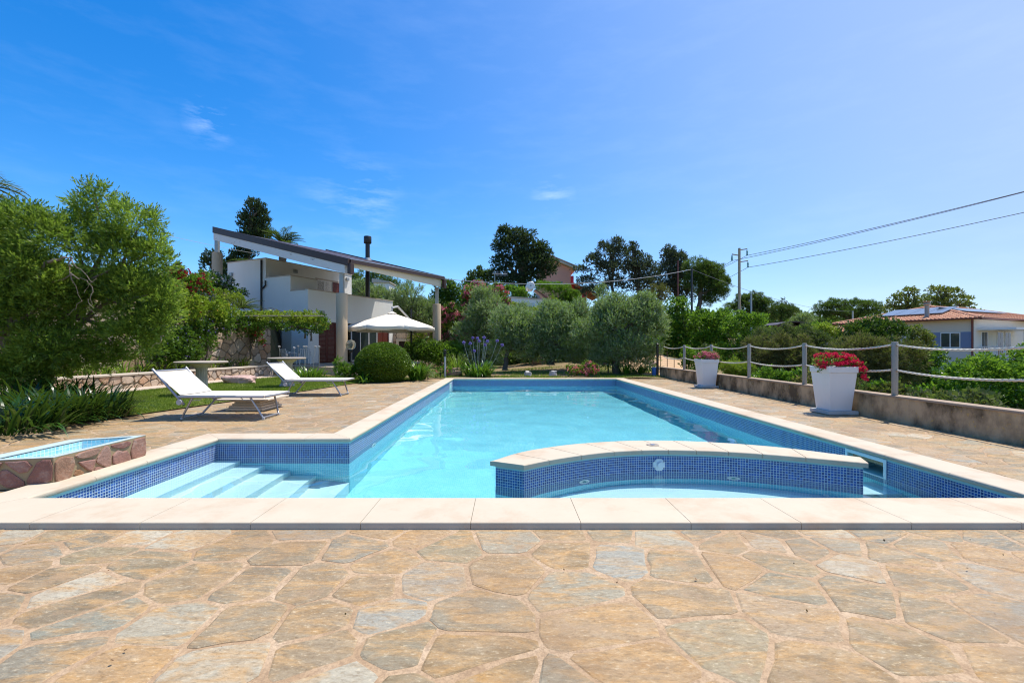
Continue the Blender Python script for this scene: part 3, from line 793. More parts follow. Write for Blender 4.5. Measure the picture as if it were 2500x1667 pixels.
MB().lathe([(.045, 0), (.045, 1.20), (.052, 1.21), (.052, 1.24), (.03, 1.26), (.03, 1.28), (.0, 1.30)], (5.70, 17.2, 0), 14).build('shaft', M['black'], bp, smooth=True)
for z in (.80, .96, 1.12): MB().lathe([(.058, -.012), (.058, .012)], (5.70, 17.2, z), 14).build('collar', M['black'], bp, smooth=True)
def bucket():
    c = G(1600, 919); e = empty('blue_bucket', c, 'small blue plastic bin at the foot of the black post', 'bin')
    M['blue'] = simple('blue_plastic', (.06,.20,.55), .4)
    MB().lathe([(.11, 0), (.135, .30), (.15, .31), (.15, .335), (.13, .335), (.10, .02)], c, 20).build('body', M['blue'], e, smooth=True)
    a = [(c.x-.14*math.cos(q), c.y-.02, c.z+.31+.07*math.sin(q)) for q in np.linspace(0, math.pi, 12)]
    MB().tube(a, .006, 6).build('handle', M['white'], e)
bucket()
# square planters
def planter(x, y, label):
    e = empty('square_planter', (x, y, 0), label, 'planter', 'white planters along the rope fence')
    def sq(h, z): return [(-h, -h, z), (h, -h, z), (h, h, z), (-h, h, z)]
    mb = MB(); mb.hexa(sq(.175, .065), sq(.228, .69)); b = mb.build('pot', M['plantpot'], e, local=True, bevel=.006)
    mb = MB(); o, i = .243, .20
    v = sq(o-.004, .69)+sq(o, .787)+sq(i, .787)+sq(i, .72); f = []
    for k in range(3):
        for j in range(4): f.append((k*4+j, k*4+(j+1) % 4, (k+1)*4+(j+1) % 4, (k+1)*4+j))
    f.append((3, 2, 1, 0)); mb.add(v, f); mb.build('rim', M['plantpot'], e, local=True, bevel=.005)
    mb = MB(); mb.add(sq(.20, .745), [(0, 1, 2, 3)]); mb.build('potting_soil', M['bark'], e, local=True)
    r_ = random.Random(int(y*10)); pts = []
    for k in range(20):
        s_ = k/5; q = int(s_); t_ = s_-q; c4 = [(-.235, -.235), (.235, -.235), (.235, .235), (-.235, .235), (-.235, -.235)]
        pts.append((c4[q][0]*(1-t_)+c4[q+1][0]*t_+r_.uniform(-.012, .012), c4[q][1]*(1-t_)+c4[q+1][1]*t_+r_.uniform(-.012, .012)))
    mb = MB(); mb.prism(pts, 0.004, .065); mb.build('stone_slab', M['slab'], e, local=True, bevel=.008)
    return e
planter(5.50, 7.66, 'large near white tapered planter overflowing with red geraniums')
planter(5.54, 12.62, 'far white tapered planter holding pink and salmon geraniums')

# ------------------------------------------------------------------ leaf machinery
rs = np.random.RandomState(11)
def unit(v): return v/np.maximum(np.linalg.norm(v, axis=-1, keepdims=True), 1e-9)
def diamond(base, d, nrm, L, wd, fold=0):
    s_ = np.cross(d, nrm); return [base, base+d*L*.5+s_*wd/2, base+d*L, base+d*L*.5-s_*wd/2]
def twig_t(n, tl, L, wd, ang, jit=.3, seed=0, tip=True):
    r_ = np.random.RandomState(seed); q = []
    for k in range(n):
        x = tl*(k+.5)/n; side = 1 if k % 2 else -1; az = r_.uniform(0, 2*math.pi) if n > 2 else 0
        a = ang*(1+r_.uniform(-jit, jit))
        d = np.array([math.cos(a), math.sin(a)*math.cos(az), math.sin(a)*math.sin(az)])
        nr = unit(np.cross(d, r_.randn(3))); q.append(diamond(np.array([x, 0, 0]), d, nr, L*r_.uniform(.75, 1.2), wd))
    if tip: q.append(diamond(np.array([tl, 0, 0]), np.array([1., 0, 0]), np.array([0, 0, 1.]), L, wd))
    return np.array(q)
def scatter(T, pos, dr, sc):
    """copies of template T (m,4,3) at pos, its x axis along dr"""
    n = len(pos); dr = unit(dr); up = rs.randn(n, 3); u = unit(np.cross(dr, up)); v = np.cross(dr, u)
    B = np.stack([dr, u, v], 1)*sc[:, None, None]
    o = np.einsum('mki,nij->nmkj', T, B)+pos[:, None, None, :]
    return o.reshape(-1, 4, 3)
def blob_points(blobs, n, lump=.32, nl=26, fill=.25, jitter=.12, flat=1.0):
    """points and outward directions on lumpy shells; blobs: (c, (rx,ry,rz))"""
    wt = np.array([(b[1][0]*b[1][1]+b[1][0]*b[1][2]+b[1][1]*b[1][2]) for b in blobs]); wt = wt/wt.sum()
    P, D = [], []
    for (c, r), w_ in zip(blobs, wt):
        k = int(n*w_); c = np.array(c); r = np.array(r)
        ld = unit(rs.randn(nl, 3)); ld[:, 2] = np.where(ld[:, 2] < -.55, -ld[:, 2], ld[:, 2])
        lr = rs.uniform(.55, 1.0, nl)[:, None]; lc = ld*lr*(1-lump*.8); ls = rs.uniform(.55, 1.25, nl)*lump
        kk = rs.randint(0, nl, k); d = unit(rs.randn(k, 3)); rad = 1-np.abs(rs.randn(k))*jitter*1.6
        p = lc[kk]+d*(ls[kk]*rad)[:, None]
        q = rs.rand(k) < fill; dq = unit(rs.randn(k, 3)); pq = dq*(rs.rand(k)**.5*.82)[:, None]
        p = np.where(q[:, None], pq, p); d = np.where(q[:, None], dq, unit(d+.6*unit(p)))
        P.append(c+p*r); D.append(d)
    return np.concatenate(P), np.concatenate(D)
TW = dict(
    olive=[twig_t(8, .9, .40, .115, .6, seed=s) for s in range(4)],
    broad=[twig_t(6, .5, .42, .24, .9, seed=s) for s in range(4)],
    tuft=[twig_t(9, .25, .7, .075, .7, seed=s) for s in range(4)],
    spray=[twig_t(7, .55, .42, .17, .55, seed=s) for s in range(4)],
    small=[twig_t(5, .4, .5, .30, .9, seed=s) for s in range(4)],
    petal=[twig_t(7, .05, .5, .34, 1.1, .5, seed=s) for s in range(4)])
def crown(name, blobs, n, kind, size, m, parent, up=.35, wild=.6, **kw):
    """n twigs of the given size in metres"""
    P, D = blob_points(blobs, n, **kw); N = len(P)
    d = unit(D)+np.array([0, 0, up])+rs.randn(N, 3)*wild*.6
    sc = size*rs.uniform(.7, 1.25, N); idx = rs.randint(0, 4, N); o = []
    for t_ in range(4):
        q = idx == t_
        if q.any(): o.append(scatter(TW[kind][t_], P[q], d[q], sc[q]))
    return quad_cloud(name, np.concatenate(o), m, parent)
def twig_n(blobs, size, cover, kind):
    area = sum(3.14*(b[1][0]*b[1][2]) for b in blobs); nl = {'olive': 9*.023, 'broad': 7*.05, 'tuft': 10*.026, 'spray': 8*.036, 'small': 6*.075, 'petal': 8*.08}[kind]
    return int(area*cover/(nl*size*size))
def limbs(name, base, top, r0, m, parent, n=5, spread=.6, seed=0, blobs=None):
    r_ = random.Random(seed); mb = MB(); base = Vector(base); top = Vector(top)
    H = (top-base).length; k = 7; pts = []
    for i in range(k):
        t_ = i/(k-1); pts.append(base.lerp(top, t_)+Vector((r_.uniform(-1, 1), r_.uniform(-1, 1), 0))*H*.03*(t_ > 0))
    mb.tube([base-Vector((0, 0, .1))]+pts, [r0*1.35]+[r0*(1-.55*i/(k-1)) for i in range(k)], 9)
    tg = [Vector(b[0])+Vector((r_.uniform(-.4, .4)*b[1][0], r_.uniform(-.4, .4)*b[1][1], r_.uniform(-.2, .5)*b[1][2])) for b in (blobs or [])]
    for i in range(n):
        s_ = pts[r_.randint(k//2, k-1)]
        e = tg[i % len(tg)] if tg else s_+Vector((r_.uniform(-1, 1)*spread, r_.uniform(-1, 1)*spread, r_.uniform(.4, 1)*spread))
        mid = s_.lerp(e, .5)+Vector((r_.uniform(-.12, .12), r_.uniform(-.12, .12), r_.uniform(0, .2)))*(e-s_).length
        mb.tube([s_, s_.lerp(mid, .5)+Vector((0, 0, .03)), mid, mid.lerp(e, .5), e], [r0*.5, r0*.4, r0*.3, r0*.2, r0*.08], 6)
    return mb.build(name, m, parent, smooth=True)
def pxblobs(Y, L, depth=.8):
    """ellipses of the photograph (cx, cy, rx, ry[, dY]) as blobs at distance Y"""
    o = []
    for b in L:
        y = Y+(b[4] if len(b) > 4 else 0); c = W(b[0], b[1], y); o.append(((c.x, c.y, c.z), (b[2]/F*y, b[2]/F*y*depth, b[3]/F*y)))
    return o
def auto(px0, px1, py0, py1, n, seed):
    """n overlapping lobes filling a rectangle of the photograph, rounder at the top"""
    r_ = random.Random(seed); o = []; w_ = px1-px0; h = py1-py0
    for k in range(n):
        t_ = (k+.5)/n; rx = w_*(.5 if n == 1 else r_.uniform(.75, 1.15)*.9/n**.8); ry = h*r_.uniform(.36, .5)
        env = 1-abs(2*t_-1)**2*.45; cy = py1-(h*env)+ry*r_.uniform(.95, 1.1)
        o.append((px0+rx*.8+(w_-1.6*rx)*t_, cy, rx, ry, r_.uniform(-.4, .4)*w_/F*3))
    return o
def plant(name, cat, label, Y, lobes, kind, mat, leafpx=7.0, cover=3.2, trunk=None, tr=.12, bark='bark', group=None, parts=True, depth=.8, up=.35, wild=.6, extra=(), seed=0, ground=None, ragged=True, **kw):
    """leafpx: twig length in photograph pixels; trunk: pixel (px,py) of its foot; extra: (part, kind, material, twigpx, share)"""
    r_ = random.Random(seed+7); more = []
    if ragged:
        for b in lobes:
            for _ in range(3):
                a = r_.uniform(-.35, math.pi+.35); k_ = r_.uniform(.18, .33)
                more.append((b[0]+b[2]*.86*math.cos(a), b[1]-b[3]*.86*math.sin(a), b[2]*k_, b[3]*k_*r_.uniform(.8, 1.3), (b[4] if len(b) > 4 else 0)+r_.uniform(-.3, .3)*b[2]/F*Y))
    blobs = pxblobs(Y, list(lobes)+more, depth); size = leafpx/F*Y
    xs_ = [b[0][0] for b in blobs]; zb = min(b[0][2]-b[1][2] for b in blobs)
    foot = W(trunk[0], trunk[1], Y) if trunk else Vector((sum(xs_)/len(xs_), Y, zb))
    e = empty(name, foot, label, cat, group)
    c0 = max(blobs, key=lambda b: b[1][0]*b[1][2]); n = twig_n(blobs, size, cover, kind)
    crown('crown' if trunk else 'foliage', blobs, n, kind, size, mat, e, up, wild, **kw)
    if trunk:
        zt = sum(b[0][2] for b in blobs)/len(blobs); limbs('trunk', foot, (foot.x*.6+c0[0][0]*.4, Y, zt), tr, M[bark], e, min(12, 3+2*len(lobes)), seed=seed, blobs=blobs)
    else:
        limbs('stem', (c0[0][0], Y, zb-.1), (c0[0][0], Y, c0[0][2]), .025+.01*(Y/20), M['bark'], e, min(9, 2+len(lobes)), seed=seed, blobs=blobs)
    for (pn, k2, m2, sz, share) in extra:
        s2 = sz/F*Y; crown(pn, [(b[0], tuple(x*1.02 for x in b[1])) for b in blobs], max(4, int(n*share)), k2, s2, m2, e, .5, .4, fill=0.0)
    return e
def blades(c, n, rad, L, wd, m, name, parent, droop=1.1, seg=5, lean=(.15, 1.0), seed=0, sx=1, sy=1):
    r_ = np.random.RandomState(seed); Q = []
    for k in range(n):
        az = r_.uniform(0, 2*math.pi); rr = rad*math.sqrt(r_.rand()); bx = c[0]+rr*math.cos(az)*sx; by = c[1]+rr*math.sin(az)*sy
        az2 = az+r_.randn()*.5; l_ = L*r_.uniform(.65, 1.15); el = math.pi/2-r_.uniform(*lean); p = np.array([bx, by, c[2]]); w2 = wd*r_.uniform(.7, 1.2)
        side = np.array([-math.sin(az2), math.cos(az2), 0]); dp = droop*r_.uniform(.6, 1.3); prev = None
        for s_ in range(seg+1):
            t_ = s_/seg; ww = w2*(.75+.5*t_ if t_ < .4 else (1-t_)/.6*.95+.02)
            a, b = p-side*ww/2, p+side*ww/2
            if prev is not None: Q.append([prev[0], prev[1], b, a])
            prev = (a, b)
            d = np.array([math.cos(az2)*math.cos(el), math.sin(az2)*math.cos(el), math.sin(el)]); p = p+d*l_/seg; el -= dp*2.0/seg*(.4+t_)
    # keep each blade one island
    v = np.array(Q)
    me_v = []; f = []
    n_ = len(v)//seg
    for b in range(n_):
        q = v[b*seg:(b+1)*seg]; k0 = len(me_v); me_v += [tuple(q[0][0]), tuple(q[0][1])]
        for s_ in range(seg): me_v += [tuple(q[s_][3]), tuple(q[s_][2])]; f.append((k0+2*s_, k0+2*s_+1, k0+2*s_+3, k0+2*s_+2))
    mb = MB(); mb.v = me_v; mb.f = f; return mb.build(name, m, parent, smooth=True)

# geraniums
def geranium(x, y, label, flc, seed, droop=True):
    e = empty('geranium', (x, y, .74), label, 'flowering plant')
    bl = [((x, y, .87), (.33, .30, .15)), ((x+.2, y-.08, .82), (.17, .17, .12))]
    if droop: bl += [((x+.30, y-.14, .66), (.13, .14, .16)), ((x+.36, y-.02, .78), (.13, .16, .12)), ((x-.26, y-.08, .80), (.10, .12, .10))]
    crown('foliage', bl, 330, 'small', .075, M['yellowg2'], e, .5, .6)
    bl2 = [(b[0], tuple(q*1.15 for q in b[1])) for b in bl]
    P, D = blob_points(bl2, 230 if droop else 150, fill=0, lump=.2); keep = (P[:, 2] > .70) | (P[:, 0] > x+.24); P = P[keep]
    o = []
    for p in P:
        k = 10; q = p+unit(rs.randn(k, 3))*.030*np.array([1, 1, .6]); o.append(scatter(TW['petal'][0], q, unit(q-p)+[0, 0, .5], rs.uniform(.028, .045, k)))
    quad_cloud('blossom', np.concatenate(o), M[flc], e)
M['yellowg2'] = leafmat('geranium_leaf', (.08,.15,.02), (.24,.32,.04), .35, .5, None, 4)
geranium(5.50, 7.66, 'red geranium spilling over the side of the near white planter', 'f_red', 1)
geranium(5.54, 12.62, 'pink and salmon geranium standing in the far white planter', 'f_pink', 2, False)

# ------------------------------------------------------------------ loungers
def lounger():
    e = empty('sun_lounger', (-4.38, 7.3, 0), None, 'sun lounger', 'loungers on the paving')
    ox, oy = -4.38, 7.3
    def p(x, y, z): return (x-ox, y-oy, z)
    for y in (6.93, 7.69):
        MB().tube([p(-5.0, y, .352), p(-3.70, y, .352)], .017, 10).build('seat_rail', M['alu'], e, smooth=True, local=True)
        mb = MB(); mb.tube([p(-4.93, y+(.02 if y < 7 else -.02), .235), p(-5.41, y+(.02 if y < 7 else -.02), .775)], .019, 10)
        o = mb.build('back_rail', M['alu'], e, smooth=True, local=True)
        yy = y+(-.022 if y < 7 else .022)
        MB().tube([p(-4.965, yy-.02, .275), p(-4.965, yy+.02, .275)], .042, 16).build('hinge_knob', M['plastic'], o, smooth=True, local=True)
    # fabric: seat and back, slightly sagging between the rails
    def cloth(a, b, n=10, m_=6, sag=.02):
        mb = MB(); vs = []
        for i in range(n+1):
            t_ = i/n; x = a[0]+(b[0]-a[0])*t_; z = a[1]+(b[1]-a[1])*t_
            for j in range(m_+1):
                u = j/m_; y = 6.94+.74*u; vs.append(p(x, y, z-sag*math.sin(math.pi*u)*math.sin(math.pi*min(1, max(0, t_)))-.008*math.sin(math.pi*u)))
        k = len(vs); vs += [(v[0], v[1], v[2]-.004) for v in vs]
        fs = []
        for i in range(n):
            for j in range(m_):
                q = i*(m_+1)+j; fs.append((q, q+m_+1, q+m_+2, q+1)); fs.append((k+q, k+q+1, k+q+m_+2, k+q+m_+1))
        return mb.add(vs, fs)
    cloth((-5.02, .376), (-3.665, .376), sag=.012).build('seat_fabric', M['fabric'], e, smooth=True, local=True)
    cloth((-4.98, .385), (-5.375, .735), 8, 6, .035).build('back_fabric', M['fabric'], e, smooth=True, local=True)
    mb = MB(); mb.tube([p(-3.675, 6.93, .352), p(-3.675, 7.69, .352)], .017, 10); mb.build('foot_bar', M['alu'], e, smooth=True, local=True)
    mb = MB(); mb.tube([p(-5.385, 6.95, .742), p(-5.385, 7.67, .742)], .014, 10); mb.build('head_bar', M['alu'], e, smooth=True, local=True)
    for xt, xf in ((-4.80, -4.99), (-3.92, -3.735)):
        for yt, yf in ((6.955, 6.985), (7.665, 7.45)):
            mb = MB(); mb.tube([p(xt, yt, .345), p(xf, yf, .018)], .0155, 10); o = mb.build('leg', M['alu'], e, smooth=True, local=True)
            MB().lathe([(.021, 0), (.021, .03)], p(xf, yf, 0.004), 10).build('foot_cap', M['plastic'], o, local=True)
        mb = MB(); mb.tube([p(xf, 6.985, .03), p(xf, 7.45, .03)], .012, 8); mb.build('cross_bar', M['alu'], e, smooth=True, local=True)
        s_ = 1 if xf < -4.5 else -1
        for y in (6.96, 7.66):
            mb = MB(); mb.tube([p(xt+.16*s_, y, .345), p(xt+.10*s_, y, .30), p(xt-.02*s_, y+(.008 if y < 7 else -.03), .295)], .006, 6); mb.build('stay', M['plastic'], e, smooth=True, local=True)
    return e
l1 = lounger(); l1['label'] = 'nearer white lounger in front of the stepped stone base'
l2 = copy_tree(l1); l2.location = (-4.42, 10.68, 0); l2['label'] = 'farther white lounger standing half on the lawn behind the first'

# round stone tables
def table(c, r, h, label, m1, pr=.125, fl=True):
    e = empty('stone_table', c, label, 'table', 'round garden tables on the lawn')
    mb = MB(); mb.lathe([(0, h-.045), (r-.02, h-.045), (r, h-.03), (r, h-.008), (r-.012, h), (0, h)], c, 48); mb.build('tabletop', m1, e, smooth=True)
    q = [(pr*1.35, 0), (pr*1.35, .05), (pr*1.05, .09), (pr, .14), (pr*.92, h-.20), (pr*1.05, h-.14)]
    mb = MB(); mb.lathe(q, c, 80, 20, .10); o = mb.build('pedestal', M['pedestal'], e, smooth=True)
    mb = MB(); mb.lathe([(pr*1.08, h-.145), (pr*1.25, h-.12), (pr*1.7, h-.075), (pr*1.75, h-.046)], c, 32); mb.build('capital', M['pedestal'], o, smooth=True)
table((-7.04, 10.5, .02), .53, .77, 'round stone table with dark fluted pedestal behind the nearer lounger', M['table'])
table((-6.13, 12.7, .02), .49, .81, 'round stone table with pale fluted pedestal behind the farther lounger', M['table'], .15)
# stepped stone base
e = empty('umbrella_base', (-4.56, 8.22, 0), 'stepped travertine umbrella base with a wide top slab behind the nearer lounger', 'stone base')
hs = [0, .045, .085, .12, .15, .178]; hw = [.345, .31, .27, .245, .225]
for k in range(5):
    z0, z1 = hs[k], hs[k+1]; q = hw[k]
    MB().box((-4.56-q*.93, 8.24-q, z0+.004), (-4.56+q*.93, 8.24+q, z1+.002)).build('stone_layer', M['stonebase'], e, bevel=.006)
MB().box((-5.03, 7.86, .186), (-4.12, 8.62, .212)).build('top_slab', M['stonebase'], e, bevel=.005)

# rocks
def rock(name, c, r, m, label, seed, cat='rock', group=None):
    r_ = np.random.RandomState(seed); nu, nv = 22, 13; vs = []
    ph = r_.uniform(0, 6, (10, 3)); fr = r_.uniform(1.5, 6, (10, 3))
    for j in range(nv):
        a = math.pi*j/(nv-1)
        for i in range(nu):
            b = 2*math.pi*i/nu; d = np.array([math.sin(a)*math.cos(b), math.sin(a)*math.sin(b), math.cos(a)])
            k = 1+sum(.35/f.mean()*math.sin(f[0]*d[0]+p[0])*math.sin(f[1]*d[1]+p[1])*math.sin(f[2]*d[2]+p[2]) for f, p in zip(fr, ph))
            q = np.sign(d)*np.abs(d)**.75*k; vs.append((c[0]+q[0]*r[0], c[1]+q[1]*r[1], c[2]+q[2]*r[2]+r[2]*.75))
    fs = [(j*nu+i, j*nu+(i+1) % nu, (j+1)*nu+(i+1) % nu, (j+1)*nu+i) for j in range(nv-1) for i in range(nu)]
    return tag(MB().add(vs, [tuple(reversed(f)) for f in fs]).build(name, m), label, cat, group)
rock('boulder', G(583, 937), (.50, .24, .15), M['rock_pink'], 'long pink boulder lying on the lawn before the garden wall', 3)
rock('boulder', (G(1289, 921).x, 17.1, .04), (.13, .1, .11), M['rock_grey'], 'small pale grey rock behind the pool, left of the other grey one', 4)
rock('boulder', (G(1351, 921).x, 17.1, .04), (.16, .1, .11), M['rock_grey'], 'small pale grey rock just left of the pink flower bush', 5)
rock('boulder', (W(1315, 885, 22).x, 22, .25), (.30, .25, .26), M['rock_brown'], 'brown boulder in shade between the olive trunks', 6)
rock('boulder', (W(1108, 905, 17).x, 17.1, .04), (.30, .25, .17), M['rock_brown'], 'rough brown rock beside the bollard light', 7)
rock('boulder', (W(1590, 893, 21).x, 21, .2), (.30, .25, .16), M['rock_pink'], 'flat pinkish rock at the foot of the sandy bank', 8)

# ------------------------------------------------------------------ foot bath
fb = empty('foot_bath', (-3.76, 4.0, 0), 'raised stone foot bath lined with pale turquoise tiles beside the pool', 'foot bath')
OB = [(-4.12, 3.46), (-3.585, 3.60), (-3.585, 4.52), (-4.12, 4.30)]; IB = [(-3.995, 3.545), (-3.64, 3.64), (-3.64, 4.44), (-3.995, 4.285)]
hB = .235
mb = MB(); v = [(x, y, .004) for x, y in OB]+[(x, y, hB-.004) for x, y in OB]+[(x, y, hB-.004) for x, y in IB]
mb.add(v, [(i, (i+1) % 4, 4+(i+1) % 4, 4+i) for i in range(4)]+[(4+i, 4+(i+1) % 4, 8+(i+1) % 4, 8+i) for i in range(4)])
mb.build('mortar_wall', M['bathmortar'], fb)
M['bathrim'] = simple('pale_rim_grout', (.42,.50,.48), .6, .1, 14)
mb = MB(); v = [(x, y, hB-.003) for x, y in OB]+[(x, y, hB) for x, y in OB]+[(x, y, hB) for x, y in IB]+[(x, y, hB-.012) for x, y in IB]
mb.add(v, [(k*4+i, k*4+(i+1) % 4, (k+1)*4+(i+1) % 4, (k+1)*4+i) for k in range(3) for i in range(4)]); mb.build('rim', M['bathrim'], fb)
u = UV()
for i in range(4): u.wall(IB[i], IB[(i+1) % 4], .03, hB-.006)
u.quad([(x, y, .03) for x, y in IB])
for v_ in range(len(u.v)): u.v[v_] = tuple(np.array(u.v[v_])-np.array(fb.location))
u.build('tile_lining', M['tile_bath'], fb)
rg = random.Random(2)
for a, b in ((OB[0], OB[1]), (OB[1], OB[2])):
    L = math.hypot(b[0]-a[0], b[1]-a[1]); d = ((b[0]-a[0])/L, (b[1]-a[1])/L); n = (d[1], -d[0])
    sd = [(L*(k+.5)/max(2, int(L/.17))+rg.uniform(-.04, .04), .12+rg.uniform(-.05, .05)) for k in range(max(2, int(L/.17)))]+[(rg.uniform(.05, L-.05), rg.choice([.03, .21])) for _ in range(int(L/.22))]
    pl = lambda p: [((1, 0), L-.004), ((-1, 0), -.004), ((0, 1), .222), ((0, -1), -.02)]
    for poly, A in cells(sd, .022, pl, rg):
        p = roughen(poly, rg, .05, .006, .35)
        v, f = stone_geo(p, rg.uniform(.008, .020), -.01, .010, lambda s_, z, h: (a[0]+d[0]*s_+n[0]*h, a[1]+d[1]*s_+n[1]*h, z))
        MB().add(v, f).build('porphyry_stone', M['bathstone'], fb)

# ------------------------------------------------------------------ stone walls
def stone_wall(name, a, b, z0, z1, thick, size, label, limit=120, seed=1, cap=None, gap=.035, m='wallstone', ends=False):
    """front face along a->b, its normal to the right of that direction"""
    rg = random.Random(seed); a = Vector((a[0], a[1])); b = Vector((b[0], b[1])); L = (b-a).length; d = (b-a)/L; n = Vector((d.y, -d.x))
    e = empty(name, (a.x, a.y, z0), label, 'wall')
    q = [a, b, b-n*thick, a-n*thick]; MB().prism([(p.x, p.y) for p in q], z0, z1).build('mortar_core', M['wallmortar'], e)
    geos = []
    faces = [(a, d, n, L)]
    if ends: faces.append((b, -n, d, thick))
    for (o, dd, nn, LL) in faces:
        sd = poisson(0, LL, z0, z1, size, rg, tries=30, aniso=np.diag([.85, 1.15]))
        pl = lambda p: [((1, 0), LL), ((-1, 0), 0), ((0, 1), z1-.01), ((0, -1), -z0)]
        for poly, A in cells(sd, gap, pl, rg):
            p = roughen(poly, rg, .08, size*.04, .3); cx = np.mean(np.array(p), 0); pos = o+dd*cx[0]
            v, f = stone_geo(p, rg.uniform(.015, .045), -.02, .02, lambda s_, z, h: (o.x+dd.x*s_+nn.x*h, o.y+dd.y*s_+nn.y*h, z))
            geos.append((A/max(pos.y, 1)**2*(1 if abs(pos.x/pos.y) < 1.15 else .01), v, f))
    put_stones(e, 'wall_stone', geos, M[m], limit)
    if cap:
        k = max(1, int(L/1.1))
        for i in range(k):
            p0, p1 = a+d*(L*i/k+.004), a+d*(L*(i+1)/k-.004); qq = [p0+n*.05, p1+n*.05, p1-n*(thick+.03), p0-n*(thick+.03)]
            MB().prism([(p.x, p.y) for p in qq], z1+.002, z1+cap).build('capstone', M['cap'], e, bevel=.006)
    return e
stone_wall('garden_wall', (bedx(5.5), 5.5), (bedx(18.2), 18.2), -.05, .36, .3, .19, 'long low stone wall with pale capstones edging the flower bed', 170, 3, .05)
stone_wall('retaining_wall', (wall_x(9.5), 9.5), (wall_x(20.2), 20.2), .3, 2.12, .5, .27, 'high stone retaining wall under the violet climber left of the house', 200, 4, None, ends=True)
stone_wall('retaining_wall', (-7.2, 28.3), (-1.2, 29.2), .2, 2.35, .5, .30, 'dark stone retaining wall right of the house with a built-in hearth', 140, 5, None)
stone_wall('retaining_wall', (-1.2, 26.6), (4.5, 27.2), .2, .95, .5, .28, 'low stone wall in shade behind the olive trees', 60, 6, None)

# ------------------------------------------------------------------ villa
VO = (-7.06, 19.5)
def V2(s, t): return (VO[0]+.426*s-.905*t, VO[1]+.905*s+.426*t)
villa = empty('villa', (VO[0], VO[1], .33), 'white modernist villa with a long sloping brown roof on concrete columns', 'house')
def vbox(s0, s1, t0, t1, z0, z1):
    m_ = MB(); return m_.hexa([(*V2(s, t), z0) for s, t in ((s0, t1), (s0, t0), (s1, t0), (s1, t1))], [(*V2(s, t), z1) for s, t in ((s0, t1), (s0, t0), (s1, t0), (s1, t1))])
def VP(s, t, z): p = V2(s, t); return Vector((p[0], p[1], z))
PZ = .33
vbox(-1.1, 9.2, -1.0, 3.5, .0, PZ).build('patio_slab', M['path'], villa)
vbox(-1.5, 2.6, -1.6, -1.0, .0, PZ-.16).build('patio_step', M['path'], villa)
for s, t, zt, zb, rz in ((0, 0, 3.43, PZ, 4.3), (7.2, 0, 3.6, PZ, 4.55), (0, 8.43, 5.92, 1.8, 6.55)):
    c = VP(s, t, 0); mb = MB(); mb.lathe([(.235, zb), (.235, zt-.03), (.22, zt)], c, 28); o = mb.build('column', M['coltop'], villa, smooth=True)
    MB().box((c.x-.085, c.y-.085, zt), (c.x+.085, c.y+.085, rz)).build('steel_post', M['steel'], villa)
# walls
S1, S2 = 1.5, 7.9
vbox(S1, 7.6, 6.8, 9.9, 1.6, 5.76).build('upper_block', M['plaster'], villa)
vbox(S1, 3.16, 4.97, 6.798, 2.44, 4.74).build('stair_block', M['plaster'], villa)
# parapet round the terrace
vbox(S1+.002, S2, 3.73, 3.95, 2.43, 3.98).build('terrace_parapet', M['plaster'], villa)
vbox(S1, S1+.2, 3.952, 4.968, 2.43, 3.96).build('terrace_parapet', M['plaster'], villa)
vbox(S2-.2, S2, 3.952, 6.798, 2.43, 3.98).build('terrace_parapet', M['plaster'], villa)
vbox(S1+.2, S2-.2, 3.952, 6.798, 2.43, 2.95).build('terrace_floor', M['beige'], villa)
for a in ((S1-.03, S2+.03, 3.70, 3.98, 3.982), (S1-.03, S1+.23, 3.982, 4.968, 3.962), (S1-.03, 3.19, 4.94, 5.2, 4.742), (S1-.03, S1+.2, 5.202, 6.798, 4.742), (S1-.03, S1+.2, 6.77, 9.93, 5.762), (S1+.202, 7.63, 6.77, 7.0, 5.762)):
    vbox(a[0], a[1], a[2], a[3], a[4], a[4]+.04).build('parapet_coping', M['cap'], villa)
# ground floor
gs = [(S1+.004, 2.16, 'w'), (2.16, 3.33, 's'), (3.33, 4.45, 'd'), (4.45, 6.6, 'g'), (6.6, 7.57, 's'), (7.57, S2, 'w')]
vbox(S1+.004, 2.16, 3.735, 4.9, PZ, 2.428).build('wall_pier', M['plaster'], villa)
vbox(7.57, S2, 3.735, 4.9, PZ, 2.428).build('wall_pier', M['plaster'], villa)
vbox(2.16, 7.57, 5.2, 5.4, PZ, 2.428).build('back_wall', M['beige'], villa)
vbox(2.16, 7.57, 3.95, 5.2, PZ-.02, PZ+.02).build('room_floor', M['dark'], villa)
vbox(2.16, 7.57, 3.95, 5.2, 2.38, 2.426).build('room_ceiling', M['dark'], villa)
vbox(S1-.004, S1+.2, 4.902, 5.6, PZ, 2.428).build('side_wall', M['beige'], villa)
def shutter(s0, s1, z0, z1, t, name='shutter', col='wood_red', n=None):
    fr = MB(); fw = .06
    for (a, b, c_, d_) in ((s0, s0+fw, z0, z1), (s1-fw, s1, z0, z1), (s0+fw, s1-fw, z0, z0+fw), (s0+fw, s1-fw, z1-fw, z1), (s0+fw, s1-fw, (z0+z1)/2-.03, (z0+z1)/2+.03)):
        q = vbox(a, b, t, t+.045, c_, d_); fr.add(q.v, q.f)
    o = fr.build(name, M[col], villa); n = n or int((z1-z0)/.07); sl = MB()
    for k in range(n):
        z = z0+fw+(z1-z0-2*fw)*(k+.1)/n; q = vbox(s0+fw, s1-fw, t+.012, t+.030, z, z+(z1-z0-2*fw)/n*.82); sl.add(q.v, q.f)
    x = sl.build('louvre', M[col], o); x['kind'] = 'stuff'
shutter(2.18, 2.74, PZ+.03, 2.41, 3.78); shutter(2.76, 3.32, PZ+.03, 2.41, 3.78)
